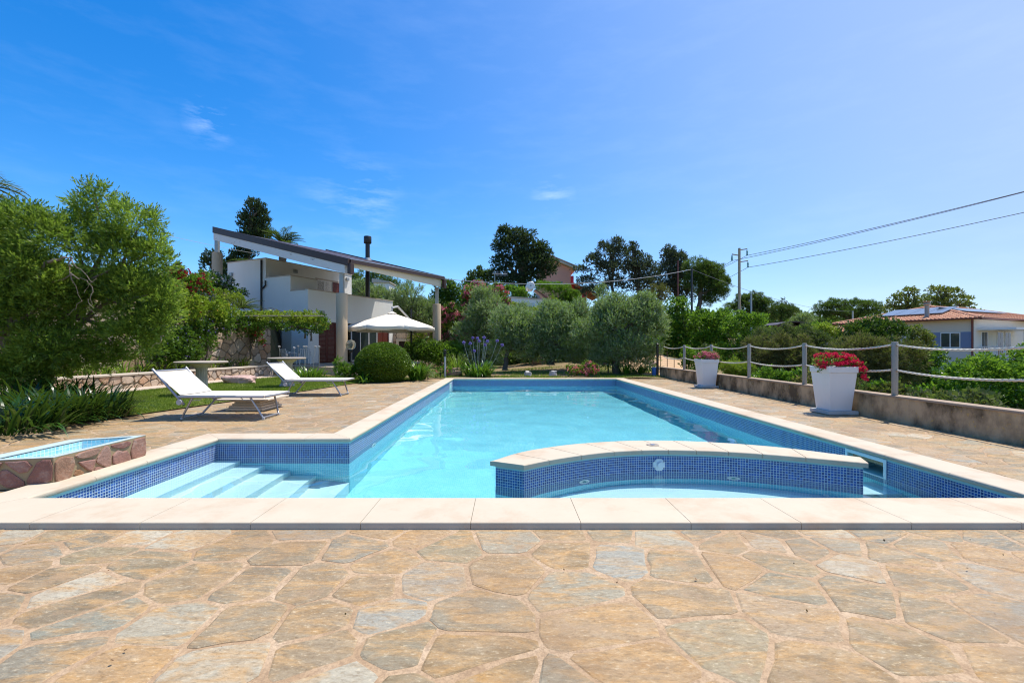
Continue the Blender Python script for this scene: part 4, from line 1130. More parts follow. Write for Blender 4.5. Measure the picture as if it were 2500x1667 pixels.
shutter(3.36, 3.9, PZ+.03, 2.41, 3.80); shutter(6.62, 7.08, PZ+.03, 2.41, 3.78); shutter(7.10, 7.56, PZ+.03, 2.41, 3.78)
def window(s0, s1, z0, z1, t, n=2, fr='white', th=.05):
    mb = MB(); fw = .05
    L_ = [(s0, s1, z0, z0+fw), (s0, s1, z1-fw, z1)]
    for k in range(n+1):
        s = s0+(s1-s0-fw)*k/n; L_.append((s, s+fw, z0+fw, z1-fw))
    for a, b, c_, d_ in L_: q = vbox(a, b, t, t+th, c_, d_); mb.add(q.v, q.f)
    o = mb.build('window', M[fr], villa)
    for k in range(n):
        s = s0+(s1-s0-fw)*k/n+fw; e_ = s0+(s1-s0-fw)*(k+1)/n
        q = vbox(s, e_, t+.02, t+.03, z0+fw, z1-fw); q.build('pane', M['pane'], o)
window(4.48, 6.58, PZ+.02, 2.41, 3.80, 3)
window(4.79, 5.98, 2.96, 5.10, 6.78, 2, th=.03); 
vbox(4.7, 6.6, 6.765, 6.778, 5.12, 5.2).build('window_lintel', M['cap'], villa)
q = VP(0, 0, 0)
shutter(6.0, 6.55, 2.96, 5.1, 6.75)
# garden window recess left of the pier
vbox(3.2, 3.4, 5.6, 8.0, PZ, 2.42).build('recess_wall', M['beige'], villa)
vbox(S1, 7.6, 6.8, 9.9, .0, 1.6).build('basement_wall', M['wallmortar'], villa)
# roof
ZA, ZB_, ZC = 7.12, 4.78, 5.05
def RZ(s, t):
    u = (t+.65)/8.95; return ZB_+(ZA-ZB_)*u+(ZC-ZB_)*(s+.3)/7.2
def rbox(s0, s1, t0, t1, zt, zb):
    m_ = MB(); cs = ((s0, t1), (s0, t0), (s1, t0), (s1, t1))
    return m_.hexa([(*V2(s, t), RZ(s, t)+zb) for s, t in cs], [(*V2(s, t), RZ(s, t)+zt) for s, t in cs])
# corrugated roof sheets, each its own panel
for k in range(9):
    t0, t1 = -.5+8.6*k/9, -.5+8.6*(k+1)/9-.01
    rbox(-.18, 6.85, t0, t1, -.02+.012*(k % 2), -.10).build('roof_panel', M['brown'], villa)
rbox(-.32, -.20, -.65, 8.3, .04, -.27).build('fascia', M['brown'], villa)
rbox(-.30, -.12, -.45, 8.25, -.272, -.62).build('roof_beam', M['beamw'], villa)
rbox(-.20, 6.95, -.70, -.58, .03, -.13).build('fascia', M['brown'], villa)
rbox(-.20, 6.95, -.66, -.52, .045, .032).build('eave_glazing', M['glassroof'], villa)
rbox(6.87, 6.98, -.65, 8.3, .05, -.20).build('fascia', M['brown'], villa)
mb = MB(); tt = (-.56, -.40)
bz = {(-.10): -.30, 6.8: -.56}
mb.hexa([(*V2(-.10, tt[1]), RZ(-.1, tt[1])-.32), (*V2(-.10, tt[0]), RZ(-.1, tt[0])-.32), (*V2(6.8, tt[0]), RZ(6.8, tt[0])-.58), (*V2(6.8, tt[1]), RZ(6.8, tt[1])-.58)],
        [(*V2(-.10, tt[1]), RZ(-.1, tt[1])-.135), (*V2(-.10, tt[0]), RZ(-.1, tt[0])-.135), (*V2(6.8, tt[0]), RZ(6.8, tt[0])-.135), (*V2(6.8, tt[1]), RZ(6.8, tt[1])-.135)])
mb.build('eave_beam', M['beamc'], villa)
for s in (1.5, 3.2, 4.9): rbox(s, s+.12, -.38, 8.2, -.105, -.30).build('rafter', M['beamc'], villa)
rbox(6.66, 6.84, -.38, 8.2, -.105, -.55).build('roof_beam', M['beamw'], villa)
# bracket plates at the eave corners
for s in (-.2, 6.9): rbox(s-.1, s+.1, -.78, -.60, -.14, -.60).build('corner_bracket', M['brown'], villa)
c = VP(6.53, 4.5, 0)
mb = MB(); mb.lathe([(.13, 2.95), (.13, 7.35), (.21, 7.36), (.225, 7.38), (.225, 7.74), (.21, 7.78), (0, 7.78)], c, 20); mb.build('chimney_pipe', M['black'], villa, smooth=True)
mb = MB(); mb.lathe([(.24, 6.32), (.19, 6.48)], c, 20); mb.build('flashing', M['steel'], villa, smooth=True)
mb = MB(); p0 = V2(S1-.06, 7.07)
mb.tube([(p0[0], p0[1], 5.7), (p0[0], p0[1], 2.3)], .05, 10); p1 = V2(S1-.06, 6.75); mb.tube([(p1[0], p1[1], 4.6), (p1[0], p1[1], 4.35), (p0[0], p0[1], 4.15)], .04, 8)
mb.build('downpipe', M['black'], villa, smooth=True)
def vlamp(s, t, z, face):
    a = (s-.10, s, t-.12, t+.12) if face == 's' else (s-.12, s+.12, t-.10, t)
    vbox(*a, z, z+.20).build('wall_lamp', M['steel'], villa, bevel=.02)
vlamp(S1, 9.55, 5.0, 's'); vlamp(3.3, 6.8, 5.25, 't'); vlamp(7.2, 6.8, 5.35, 't'); vlamp(2.35, 3.73, 2.78, 't')
# hearth in the right-hand wall
he = empty('garden_hearth', (-5.7, 28.35, .33), 'cream framed garden hearth with a dark opening in the stone wall', 'fireplace')
a = Vector((-7.2, 28.3)); dd = (Vector((-1.2, 29.2))-a).normalized(); nn = Vector((dd.y, -dd.x))
def hb(u0, u1, z0, z1, h0, h1):
    q = [a+dd*u0+nn*h1, a+dd*u1+nn*h1, a+dd*u1+nn*h0, a+dd*u0+nn*h0]; return MB().prism([(p.x, p.y) for p in q], z0, z1)
for u0, u1, z0, z1 in ((.35, .5, .33, 1.5), (1.85, 2.0, .33, 1.5), (.35, 2.0, 1.502, 1.65)): hb(u0, u1, z0, z1, .05, .35).build('surround', M['beamc'], he)
hb(.5, 1.85, .34, 1.5, .05, .10).build('firebox', M['dark'], he)

# ------------------------------------------------------------------ parasol
pc = Vector((-5.29, 21.0, 2.05)); ps = empty('parasol', (-4.80, 22.9, PZ), 'large cream cantilever parasol open over the patio', 'parasol')
R0 = 2.06; n8 = 8; hA = .68
def rimp(k, r=1.0): a = math.pi/8+.1+k*math.pi/4; return Vector((pc.x+R0*r*math.cos(a), pc.y+R0*r*math.sin(a), pc.z+hA*(1-r)**1.0*.97+.012*math.sin(math.pi*(1-r))))
for k in range(8):
    mb = MB(); vs = []; N = 8
    for i in range(N+1):
        r = i/N*.94+.06
        a, b = rimp(k, r), rimp(k+1, r)
        for j in range(5):
            u = j/4; p = a.lerp(b, u); p.z -= .05*math.sin(math.pi*u)*r; vs.append(p)
    fs = [(i*5+j, (i+1)*5+j, (i+1)*5+j+1, i*5+j+1) for i in range(N) for j in range(4)]
    m0 = len(vs)
    for j in range(5):
        p = Vector(vs[N*5+j]); p.z -= .17+.02*math.sin(j*2+k); vs.append(p)
    fs += [(N*5+j, m0+j, m0+j+1, N*5+j+1) for j in range(4)]
    mb.add(vs, fs); o = mb.build('canopy_panel', M['canvas'], ps, smooth=True)
    md = o.modifiers.new('t', 'SOLIDIFY'); md.thickness = .006
    mb = MB(); mb.tube([rimp(k, .05)-Vector((0, 0, .03)), rimp(k, .98)-Vector((0, 0, .03))], .012, 6); mb.build('rib', M['alu'], ps)
mb = MB(); mb.lathe([(.0, .06), (.05, .055), (.16, .0), (.22, -.04)], (pc.x, pc.y, pc.z+hA-.02), 16); mb.build('canopy_cap', M['canvas'], ps, smooth=True)
mb = MB(); mb.tube([(-4.80, 22.9, PZ), (-4.80, 22.9, 3.05)], .045, 10); mb.build('pole', M['black'], ps, smooth=True)
mb = MB(); mb.tube([(-4.80, 22.9, 2.45), (-5.15, 21.5, 3.05), (pc.x, pc.y, pc.z+hA+.22)], [.04, .045, .05], 8); mb.tube([(pc.x, pc.y, pc.z+hA+.24), (pc.x, pc.y, pc.z+hA-.02)], .03, 8); mb.build('arm', M['plastic'], ps, smooth=True)
MB().box((-5.3, 22.4, PZ+.002), (-4.3, 23.4, PZ+.08)).build('base_plate', M['slab'], ps)
# globe lamp
gl = empty('globe_lamp', (-5.82, 17.0, .0), 'garden lamp with a clear glass globe in front of the villa', 'lamp')
MB().lathe([(.03, 0), (.03, .92), (.06, .94), (.07, 1.03), (.05, 1.04)], (-5.82, 17.0, 0), 14).build('post', M['black'], gl, smooth=True)
MB().lathe([(.185*math.sin(a)+.001, 1.21-.185*math.cos(a)) for a in np.linspace(.25, math.pi, 16)], (-5.82, 17.0, 0), 28).build('globe', M['globe'], gl, smooth=True)
# bollard light
x0 = W(1086.5, 880, 16.4).x; bo = empty('bollard_light', (x0, 16.4, 0), 'slim dark bollard light with louvred head behind the pool corner', 'lamp')
MB().lathe([(.035, 0), (.035, .78)], (x0, 16.4, 0), 12).build('post', M['plastic'], bo, smooth=True)
for k in range(5): MB().lathe([(.03, 0), (.055, .008), (.055, .03), (.03, .045)], (x0, 16.4, .79+k*.05), 14).build('louvre_ring', M['black'], bo, smooth=True)
# plastic chairs
def chair(c, rz, label):
    e = empty('garden_chair', c, label, 'chair', 'white plastic chairs on the patio', rz=rz)
    def B(lo, hi, n, m='white'): return MB().box(lo, hi).build(n, M[m], e, local=True, bevel=.01)
    B((-.23, -.23, .40), (.23, .22, .43), 'seat')
    for x in (-.21, .21):
        for y in (-.2, .2): MB().bar((x, y, .40), (x*1.15, y*1.2, 0), .035).build('leg', M['white'], e, local=True)
        MB().tube([(x*1.1, -.22, .40), (x*1.15, -.2, .62), (x*1.15, .1, .66), (x*1.05, .22, .72)], .018, 6).build('armrest', M['white'], e, local=True, smooth=True)
    for k in range(6):
        x = -.18+.072*k; MB().bar((x, .20, .43), (x*1.05, .30, .80), .04, .012).build('back_slat', M['white'], e, local=True)
    MB().tube([(-.22, .22, .5), (-.2, .31, .82), (.2, .31, .82), (.22, .22, .5)], .018, 6).build('back_rim', M['white'], e, local=True, smooth=True)
chair((-10.0, 20.9, PZ-.1), 2.6, 'white plastic chair left of the other one under the pergola')
chair((-9.35, 21.1, PZ-.1), 3.6, 'white plastic chair nearer the villa wall under the pergola')
MB_ = vbox(.0, 3.0, 3.5, 5.5, .0, PZ-.1)
o = MB_.build('pergola_floor', M['path']); tag(o, kind='structure')

# ------------------------------------------------------------------ ground cover
sheet('soil_bed', [(-9.5, 4.2), (-7.2, 5.3), (-6.56, 5.95), (-6.2, 6.9), (-6.6, 8.0), (-8, 8.5), (-11, 8.5), (-11, 4.2)], .028, M['soil'])
grid = grid_mesh('sandy_path', np.arange(5.3, 8.6, .4), np.arange(17.4, 27, .4), M['sand'], hf=lambda x, y: terr(x, y)+.03); tag(grid, kind='structure')
mp_ = grid_mesh('dry_garden_soil', np.arange(-4.6, 6.2, .4), np.arange(16.1, 17.6, .3), M['soil'], hf=lambda x, y: .03+0*x+.02*np.sin(x*3)); tag(mp_, kind='structure')
def tris(name, P, hgt, wd, m, lean=.35):
    n = len(P); az = rs.uniform(0, 6.28, n); s_ = np.stack([np.cos(az), np.sin(az), 0*az], 1)*(wd*rs.uniform(.6, 1.3, n))[:, None]
    tip = P+np.stack([rs.randn(n)*lean, rs.randn(n)*lean, np.ones(n)], 1)*(hgt*rs.uniform(.5, 1.3, n))[:, None]
    o = quad_cloud(name, np.stack([P-s_/2, P+s_/2, tip], 1), m, None, 3); o['kind'] = 'stuff'; return o
def area_pts(n, x0, x1, y0, y1, z, ok):
    X = rs.uniform(x0, x1, n); Y = y0+(y1-y0)*rs.rand(n)**1.2; k = ok(X, Y); X, Y = X[k], Y[k]; Z = z(X, Y) if callable(z) else np.full(len(X), z)
    return np.stack([X, Y, Z], 1)
ex = np.vectorize(edge_x)
Pg = area_pts(170000, -10.5, -3.0, 6.8, 17.4, .018, lambda x, y: (x < ex(y)-.02*rs.rand(len(x))) & (x > bedx(y)+.95) & (np.sin(x*2.3+y)*np.cos(y*1.7)+rs.rand(len(x)) > -.35))
tris('lawn_grass', Pg, .045, .009, M['grassb'])
Pg = area_pts(26000, -4.5, 6, 16.15, 20.5, lambda x, y: np.maximum(terr(x, y), .03), lambda x, y: np.sin(x*1.9)+np.cos(y*3+x)+rs.rand(len(x))*1.6 > .6)
tris('garden_grass', Pg, .07, .014, M['bladeY'])
Pg = area_pts(30000, 6.1, 10, 5, 17, terr, lambda x, y: x > 6.05)
tris('wild_grass', Pg, .28, .02, M['dry'], .3)
# fallen petals and leaves
P = []
for _ in range(34):
    x, y = rng.uniform(-3, 4.5), rng.uniform(1.4, 2.7)
    P.append((x, y, .012))
for _ in range(120): P.append((rng.uniform(-7, -4), rng.uniform(5.8, 9.5), .010))
P = [p for p in P if p[1] < 2.75 or p[0] > edge_x(p[1])-.1]
P = np.array(P); o = scatter(TW['petal'][1][:1], P, rs.randn(len(P), 3)*np.array([1, 1, .15]), rs.uniform(.015, .035, len(P)))
M['deadleaf'] = leafmat('fallen_leaf', (.05,.025,.012), (.22,.09,.03), .1, .7, None, 3, (.55,.03,.06))
o = quad_cloud('fallen_leaves', o, M['deadleaf']); o['kind'] = 'stuff'

# ------------------------------------------------------------------ near vegetation, left
plant('olive_tree', 'tree', 'big silvery green olive tree with bare twisted branches left of the villa', 9.2,
      [(238, 505, 62, 62), (325, 555, 70, 62), (375, 640, 48, 62), (285, 640, 105, 85), (340, 745, 92, 85), (215, 760, 95, 90), (300, 835, 95, 50), (395, 800, 40, 60), (195, 575, 60, 55), (190, 880, 75, 45), (120, 900, 60, 50), (350, 800, 60, 60), (250, 870, 60, 35), (410, 740, 30, 50)],
      'olive', M['olive'], 23, 4.0, (100, 985), .11, 'barkp', 'olive trees', wild=.8, up=.5, seed=3, lump=.22, nl=34, fill=.08, ragged=False)
plant('olive_tree', 'tree', 'dense olive tree at the left edge of the picture below the palm', 8.6,
      [(40, 555, 90, 55), (120, 590, 70, 65), (-60, 600, 110, 110), (60, 680, 110, 90), (130, 730, 70, 90), (10, 800, 130, 110), (120, 850, 85, 70), (-90, 780, 140, 160), (60, 900, 80, 60), (20, 930, 90, 50), (110, 700, 80, 70)],
      'olive', M['olive'], 24, 4.0, (40, 980), .11, 'barkp', 'olive trees', wild=.8, up=.45, seed=4, lump=.22, nl=34, fill=.08, ragged=False)
# bare branches in front of the big olive
o = bpy.data.objects['olive_tree']; mb = MB(); r_ = random.Random(8)
def br(a, b, r0, n=6, wob=6, Yd=8.35):
    pts = []
    for k in range(n+1):
        t_ = k/n; pts.append(W(a[0]+(b[0]-a[0])*t_+r_.uniform(-wob, wob)*(0 < k < n), a[1]+(b[1]-a[1])*t_+r_.uniform(-wob, wob)*(0 < k < n), Yd+r_.uniform(-.05, .05)))
    mb.tube(pts, [r0*(1-.7*k/n) for k in range(n+1)], 6)
br((92, 680), (115, 640), .045); br((115, 640), (172, 628), .035); br((172, 628), (170, 665), .02)
br((170, 665), (225, 700), .012); br((170, 665), (200, 735), .010); br((175, 672), (125, 690), .012); br((225, 700), (222, 760), .008); br((200, 735), (160, 770), .008); br((172, 628), (225, 690), .012); br((235, 680), (205, 715), .007); br((215, 730), (232, 765), .007); br((400, 820), (370, 850), .008)
mb.build('bare_branch', M['barkp'], o, smooth=True)['kind'] = 'stuff'
def strap(name, label, c, n, rad, L, wd, m, seed, cat='plant', group=None, parts=(), **kw):
    e = empty(name, c, label, cat, group); blades(c, n, rad, L, wd, M[m], 'leaves', e, seed=seed, **kw); return e
for k, (px_, py_, n, L, lab) in enumerate([(30, 1052, 150, .62, 'dark strap-leaved agapanthus in the lower left corner of the bed'), (120, 1030, 170, .66, 'dark strap-leaved agapanthus second from the left edge'),
                                      (215, 1016, 200, .62, 'dark strap-leaved agapanthus at the corner of the bed beside the lawn'), (60, 1000, 150, .70, 'dark agapanthus behind the corner clump at the left edge'), (150, 985, 170, .66, 'dark agapanthus under the big olive tree, in the back row')]):
    strap('agapanthus', lab, G(px_, py_, .03), int(n*1.7), .42, L*1.02, .040, 'bladeD', 20+k, group='agapanthus clumps in the left bed', droop=1.0, lean=(.1, 1.1), sx=1.3)
def fronds(name, label, c, n, L, m, wl, seed, el=(.1, 1.2), droop=.9, trunkr=None, trunkz=None, cat='palm', group=None, lw=.05):
    e = empty(name, (c[0], c[1], trunkz if trunkz is not None else c[2]), label, cat, group); r_ = np.random.RandomState(seed)
    for k in range(n):
        az = 2*math.pi*k/n*2.4+r_.uniform(-.2, .2); a = r_.uniform(*el); l_ = L*r_.uniform(.85, 1.1); p = np.array(c, float); pts = [p.copy()]; S_ = 10; dirs = []
        for s_ in range(S_):
            d = np.array([math.cos(az)*math.cos(a), math.sin(az)*math.cos(a), math.sin(a)]); dirs.append(d); p = p+d*l_/S_; pts.append(p.copy()); a -= droop*1.6/S_
        mb = MB(); mb.tube(pts, [.022*L*(1-.8*i/S_) for i in range(S_+1)], 5)
        Q = []; base = len(mb.v)
        for i in range(1, S_*4):
            t_ = i/(S_*4); s_ = min(int(t_*S_), S_-1); q = pts[s_]+(pts[s_+1]-pts[s_])*(t_*S_-s_); d = dirs[s_]; sd = unit(np.cross(d, [0, 0, 1.])); lw_ = wl*L*math.sin(math.pi*min(1, t_*.85+.15))
            for sg in (-1, 1):
                dd = unit(d*.55+sd*sg*.9+np.array([0, 0, .25])+r_.randn(3)*.08); Q.append(diamond(q, dd, np.array([0, 0, 1.])+sd*sg*.3, lw_, lw*L*.5))
        for q in Q: mb.add([tuple(v) for v in q], [(0, 1, 2, 3)])
        mb.build('frond', m, e)
    if trunkr:
        mb = MB(); z0 = trunkz; H = c[2]-z0; mb.lathe([(trunkr*(1.15+.12*(k % 2)), H*k/24) for k in range(25)], (c[0], c[1], z0), 14); mb.build('trunk', M['bark'], e)
    return e
c = W(-75, 462, 15.5); fronds('palm_tree', 'palm whose frond tips show above the olive in the top left', c, 18, 1.95, M['palm'], .22, 2, (.0, 1.3), 1.1, .2, 2.2)
c = W(690, 603, 40); fronds('palm_tree', 'palm with spiky fronds above the middle of the villa roof', c, 34, 2.2, M['palm'], .24, 3, (.25, 1.45), .75, .25, 5.0)
c = W(615, 660, 38); fronds('palm_tree', 'lower palm in the gap between villa roof and upper block', c, 22, 2.0, M['palm'], .26, 4, (.3, 1.3), 1.0, .25, 4.0)
c = W(590, 752, 19.4); fronds('cycad', 'dark cycad on the terrace left of the villa wall', c, 26, .95, M['palm'], .16, 5, (.0, 1.0), .5, cat='cycad', lw=.04)
# shrubs left of the villa
M['lanta'] = leafmat('lantana_leaf', (.14,.22,.012), (.38,.46,.03), .4, .45, None, 1.5, (.50,.52,.06))
plant('oleander', 'shrub', 'oleander with red flowers between the big olive and the villa', 17.5, [(430, 690, 42, 42), (480, 700, 35, 38), (450, 740, 50, 35)], 'broad', M['lush'], 12, 3.0, extra=[('blossom', 'petal', M['f_crim'], 8, .5)], seed=5)
plant('oleander', 'shrub', 'oleander with white flowers behind the left concrete column', 21.5, [(500, 700, 40, 42), (545, 712, 30, 40), (520, 745, 45, 35)], 'broad', M['deep'], 11, 3.0, extra=[('blossom', 'petal', M['f_white'], 8, .8)], seed=6)
plant('shrub', 'shrub', 'yellow-green lantana bush above the retaining wall next to the big olive', 15.6, [(450, 765, 45, 48, -.4), (505, 770, 45, 42, .5), (545, 765, 35, 35, 1.2), (420, 720, 32, 40, -.4)], 'small', M['lanta'], 11, 3.2, extra=[('blossom', 'petal', M['f_yel'], 5, .05), ('red_blossom', 'petal', M['f_crim'], 5, .03)], seed=7)
plant('climber', 'climbing plant', 'dark climber with violet flowers hanging over the retaining wall', 15.9, [(445, 835, 45, 55, -1.1), (490, 825, 46, 52, -.3), (540, 800, 42, 40, .6), (590, 795, 36, 30, 1.9), (430, 872, 45, 34, -1.4), (470, 872, 35, 26, -.9), (405, 850, 35, 50, -1.8), (370, 860, 35, 40, -2.2)], 'small', M['deep'], 10, 3.4, extra=[('blossom', 'petal', M['f_vio'], 5, .05)], seed=8)
plant('bougainvillea', 'climbing plant', 'crimson bougainvillea hanging on the stone pier by the pergola', 18.6, [(622, 825, 26, 40, .3), (600, 800, 35, 25, 0)], 'small', M['deep'], 9, 2.4, extra=[('blossom', 'petal', M['f_crim'], 7, .35)], seed=9)
plant('shrub', 'shrub', 'small yellow-green shrub at the foot of the left column', 19.8, [(535, 722, 28, 16), (570, 735, 30, 18)], 'small', M['yellowg'], 8, 3.0, seed=10)
plant('shrub', 'shrub', 'small silvery shrub against the white villa wall above the cycad', 20.6, [(582, 722, 22, 20)], 'small', M['deep'], 9, 2.2, seed=11)
# pergola and its vine
pg = empty('pergola', V2(-.4, 4.4)+(PZ,), 'light steel pergola carrying the vine beside the villa', 'pergola')
for y_, xa, xb in ((17.7, 585, 790), (19.4, 610, 800)):
    a, b = W(xa, 768, y_), W(xb, 772, y_); a.z = b.z = 2.34; mb = MB(); mb.tube([a, b], .022, 8); mb.build('beam', M['inox'], pg)
for px_, y_ in ((662, 19.9), (792, 19.3)):
    if px_ == 662: a = W(px_, 800, y_); mb = MB(); mb.tube([(a.x, a.y, 2.1), (a.x, a.y, 2.34)], .025, 8); mb.build('post', M['inox'], pg)
plant('vine', 'climbing plant', 'bright variegated vine covering the pergola in front of the villa', 18.3, [(610, 778, 40, 16), (655, 776, 40, 15), (700, 778, 40, 17), (745, 782, 38, 20), (775, 788, 26, 26), (735, 795, 30, 14)], 'small', M['yellowg'], 9, 4.6, depth=1.3, seed=12, group=None)
plant('vine', 'climbing plant', 'dark green trailing vine along the lower edge of the pergola', 17.9, [(650, 796, 40, 9), (705, 800, 42, 10), (760, 806, 32, 14), (790, 790, 14, 26)], 'small', M['deep'], 9, 3.4, depth=.8, seed=13)
# strappy plants in the flower bed
k = 0
for px_, y_ in ((170, 11.6), (215, 12.0), (262, 12.4), (312, 12.9), (355, 13.4), (402, 14.0), (440, 14.4), (560, 17.6), (600, 18.2), (530, 17.0)):
    k += 1; c = W(px_, 0, y_); strap('daylily', 'arching yellow-green daylily above the garden wall, %s' % ['', 'leftmost of the row under the olive', 'second of the row under the olive', 'third of the row under the olive', 'fourth from the left', 'fifth from the left', 'sixth from the left, behind the dark table', 'seventh, just left of the dark table top', 'at the foot of the stone pier, left one', 'nearest the stone pier corner', 'between dark table and stone pier'][k], (c.x-.12, y_, .37), 34, .20, .62, .035, 'bladeY', 40+k, group='daylilies in the flower bed', droop=1.6, lean=(.1, .9))
strap('agapanthus', 'agapanthus clump at the patio edge behind the farther lounger', (W(750, 0, 16.6).x, 16.6, .02), 220, .55, .62, .04, 'blade', 60, sx=1.2)
# white seed heads
e = empty('allium', (W(730, 0, 17.2).x, 17.2, .02), 'tall white globe flowers standing before the villa pier', 'flowering plant')
for k, (px_, py_) in enumerate([(682, 846), (718, 849), (728, 845), (742, 846), (748, 846), (770, 846), (779, 846), (700, 866)]):
    y_ = 17.2+.1*(k % 3); t_ = W(px_, py_, y_); b = Vector((t_.x+.1*math.sin(k), y_, .02)); MB().tube([b, b.lerp(t_, .5)+Vector((.03*math.cos(k*2), 0, 0)), t_], .008, 5).build('stem', M['olstem'] if 'olstem' in M else M['pedestal'], e)
    P = np.array(t_)+unit(rs.randn(26, 3))*.02; quad_cloud('blossom', scatter(TW['petal'][0], P, P-np.array(t_), np.full(26, .055)), M['f_white'], e)
# topiary
c = W(936, 0, 14.9).x
e = empty('round_topiary', (c, 14.9, .0), 'clipped round boxwood bush behind the left pool edge', 'bush')
n = 26000; d = unit(rs.randn(n, 3)); r_ = 1-np.abs(rs.randn(n))*.035+.012*np.sin(d[:, 0]*9)*np.sin(d[:, 1]*8+d[:, 2]*7)
P = np.array([c, 14.9, .58])+d*r_[:, None]*np.array([.87, .80, .68]); P = P[P[:, 2] > .02]
quad_cloud('foliage', scatter(TW['small'][0][:3], P, (P-np.array([c, 14.9, .55]))+rs.randn(len(P), 3)*.6, rs.uniform(.075, .115, len(P))), M['box'], e)
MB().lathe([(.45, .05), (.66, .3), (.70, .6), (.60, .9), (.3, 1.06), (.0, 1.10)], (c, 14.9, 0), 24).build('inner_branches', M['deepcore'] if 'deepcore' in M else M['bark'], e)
strap('agapanthus', 'agapanthus clump against the right side of the round topiary', (W(1020, 0, 15.3).x, 15.3, .02), 190, .26, .80, .05, 'blade', 61, lean=(.05, .8))
plant('shrub', 'shrub', 'feathery bright green shrub between farther lounger and topiary', 14.6, [(842, 912, 30, 28), (868, 918, 22, 20), (825, 895, 10, 22)], 'tuft', M['lush'], 11, 3.4, seed=14)
strap('daylily', 'small daylily tuft in front of the topiary foot', (W(890, 0, 14.1).x, 14.1, .02), 26, .15, .5, .05, 'blade', 62, droop=1.6)
cc = (W(1168, 0, 17.0).x, 17.0, .05)
e = strap('agapanthus', 'large agapanthus clump with lilac flower heads at the far left pool corner', cc, 300, .38, .78, .045, 'blade', 63, sx=1.25, lean=(.05, 1.1))
for k, (px_, py_) in enumerate([(1132, 836), (1148, 838), (1154, 825), (1166, 826), (1182, 824), (1190, 833), (1214, 832), (1170, 833), (1158, 856), (1226, 842), (1184, 842)]):
    y_ = 17+.12*(k % 4)-.2; t_ = W(px_, py_, y_); b = Vector((cc[0]+(t_.x-cc[0])*.3, 17, .1)); MB().tube([b, b.lerp(t_, .5)+Vector(((t_.x-cc[0])*.08, 0, .05)), t_], .007, 5).build('flower_stem', M['stemg'] if 'stemg' in M else M['pedestal'], e)
    P = np.array(t_)+unit(rs.randn(34, 3))*.028; quad_cloud('blossom', scatter(TW['petal'][0], P, P-np.array(t_), rs.uniform(.06, .09, 34)), M['f_vio'], e)
strap('agapanthus', 'thin-leaved pale clump left of the lilac agapanthus', (W(1115, 0, 17.4).x, 17.4, .05), 90, .2, 1.0, .025, 'bladeY', 64, lean=(.05, .5), droop=.6)
plant('rose_bush', 'shrub', 'low rose with coral flowers beside the bollard light', 16.5, [(1075, 907, 18, 10), (1095, 903, 14, 9)], 'small', M['lush'], 8, 2.5, extra=[('blossom', 'petal', M['f_coral'], 8, .25)], seed=15)
plant('shrub', 'shrub', 'low grey-leaved ground cover right of the topiary', 15.9, [(1045, 915, 20, 10)], 'small', M['olive_grey'], 7, 2.5, seed=16)
plant('flower_bush', 'shrub', 'low bush thick with pink flowers behind the middle of the pool', 16.7, [(1405, 907, 26, 16), (1435, 904, 28, 18)], 'small', M['lush'], 8, 3.0, extra=[('blossom', 'petal', M['f_coral'], 8, .75)], seed=17)
plant('flower_bush', 'shrub', 'smaller bush with pale pink flowers under the darkest olive', 18.3, [(1485, 890, 20, 12)], 'small', M['lush'], 8, 3.0, extra=[('blossom', 'petal', M['f_pink'], 6, .3)], seed=18)
k = 0
for px_, y_ in ((1560, 18.0), (1590, 18.4), (1530, 17.6)):
    k += 1; strap('iris_clump', ['', 'green strap-leaved clump under the right edge of the dark olive', 'strap-leaved clump nearest the sandy bank', 'low strap-leaved clump by the dark olive trunk'][k], (W(px_, 0, y_).x, y_, .1), 70, .25, .6, .04, 'blade', 70+k, group='clumps under the olives')

# ------------------------------------------------------------------ olives behind the pool
OG = 'olive trees behind the pool'
plant('olive_tree', 'tree', 'small olive tree with a thin dark trunk right of the lilac agapanthus', 19.5, [(1262, 818, 68, 50), (1235, 796, 48, 41), (1290, 846, 50, 40), (1240, 856, 43, 33)], 'olive', M['olive_grey'], 13, 3.8, (1233, 898), .11, 'bark', OG, up=.8, lump=.23, nl=34, fill=.1, seed=21)
plant('olive_tree', 'tree', 'tall pale olive tree behind the lilac agapanthus', 23, [(1180, 766, 55, 50), (1205, 806, 59, 44), (1160, 821, 55, 35), (1185, 731, 35, 30), (1270, 781, 55, 30)], 'olive', M['olive_grey'], 12, 3.8, (1190, 880), .13, 'bark', OG, up=.8, lump=.23, nl=34, fill=.1, seed=22)
plant('olive_tree', 'tree', 'wide olive tree in the middle of the row with shaded foot', 19.2, [(1350, 801, 68, 57), (1310, 846, 55, 47), (1385, 836, 75, 57), (1400, 786, 62, 50), (1340, 871, 52, 23), (1425, 876, 55, 26), (1345, 756, 31, 19)], 'olive', M['olive_grey'], 12, 3.8, (1345, 885), .15, 'bark', OG, up=.8, lump=.23, nl=34, fill=.1, seed=23)
plant('olive_tree', 'tree', 'largest and darkest olive tree with foliage down to the ground', 18.0, [(1510, 796, 75, 63), (1565, 806, 62, 63), (1460, 816, 55, 63), (1530, 856, 87, 47), (1590, 786, 40, 47), (1500, 751, 52, 30), (1560, 751, 50, 29), (1480, 878, 52, 30), (1555, 886, 50, 26)], 'olive', M['olive_grey'], 12, 4.2, (1506, 916), .17, 'bark', OG, up=.8, lump=.23, nl=34, fill=.1, seed=24)
plant('olive_tree', 'tree', 'narrow olive sapling rising above the row in front of the cypresses', 21, [(1470, 722, 16, 26), (1475, 755, 28, 22)], 'olive', M['olive_grey'], 11, 3.0, (1475, 860), .06, 'bark', OG, up=1.2, seed=25)
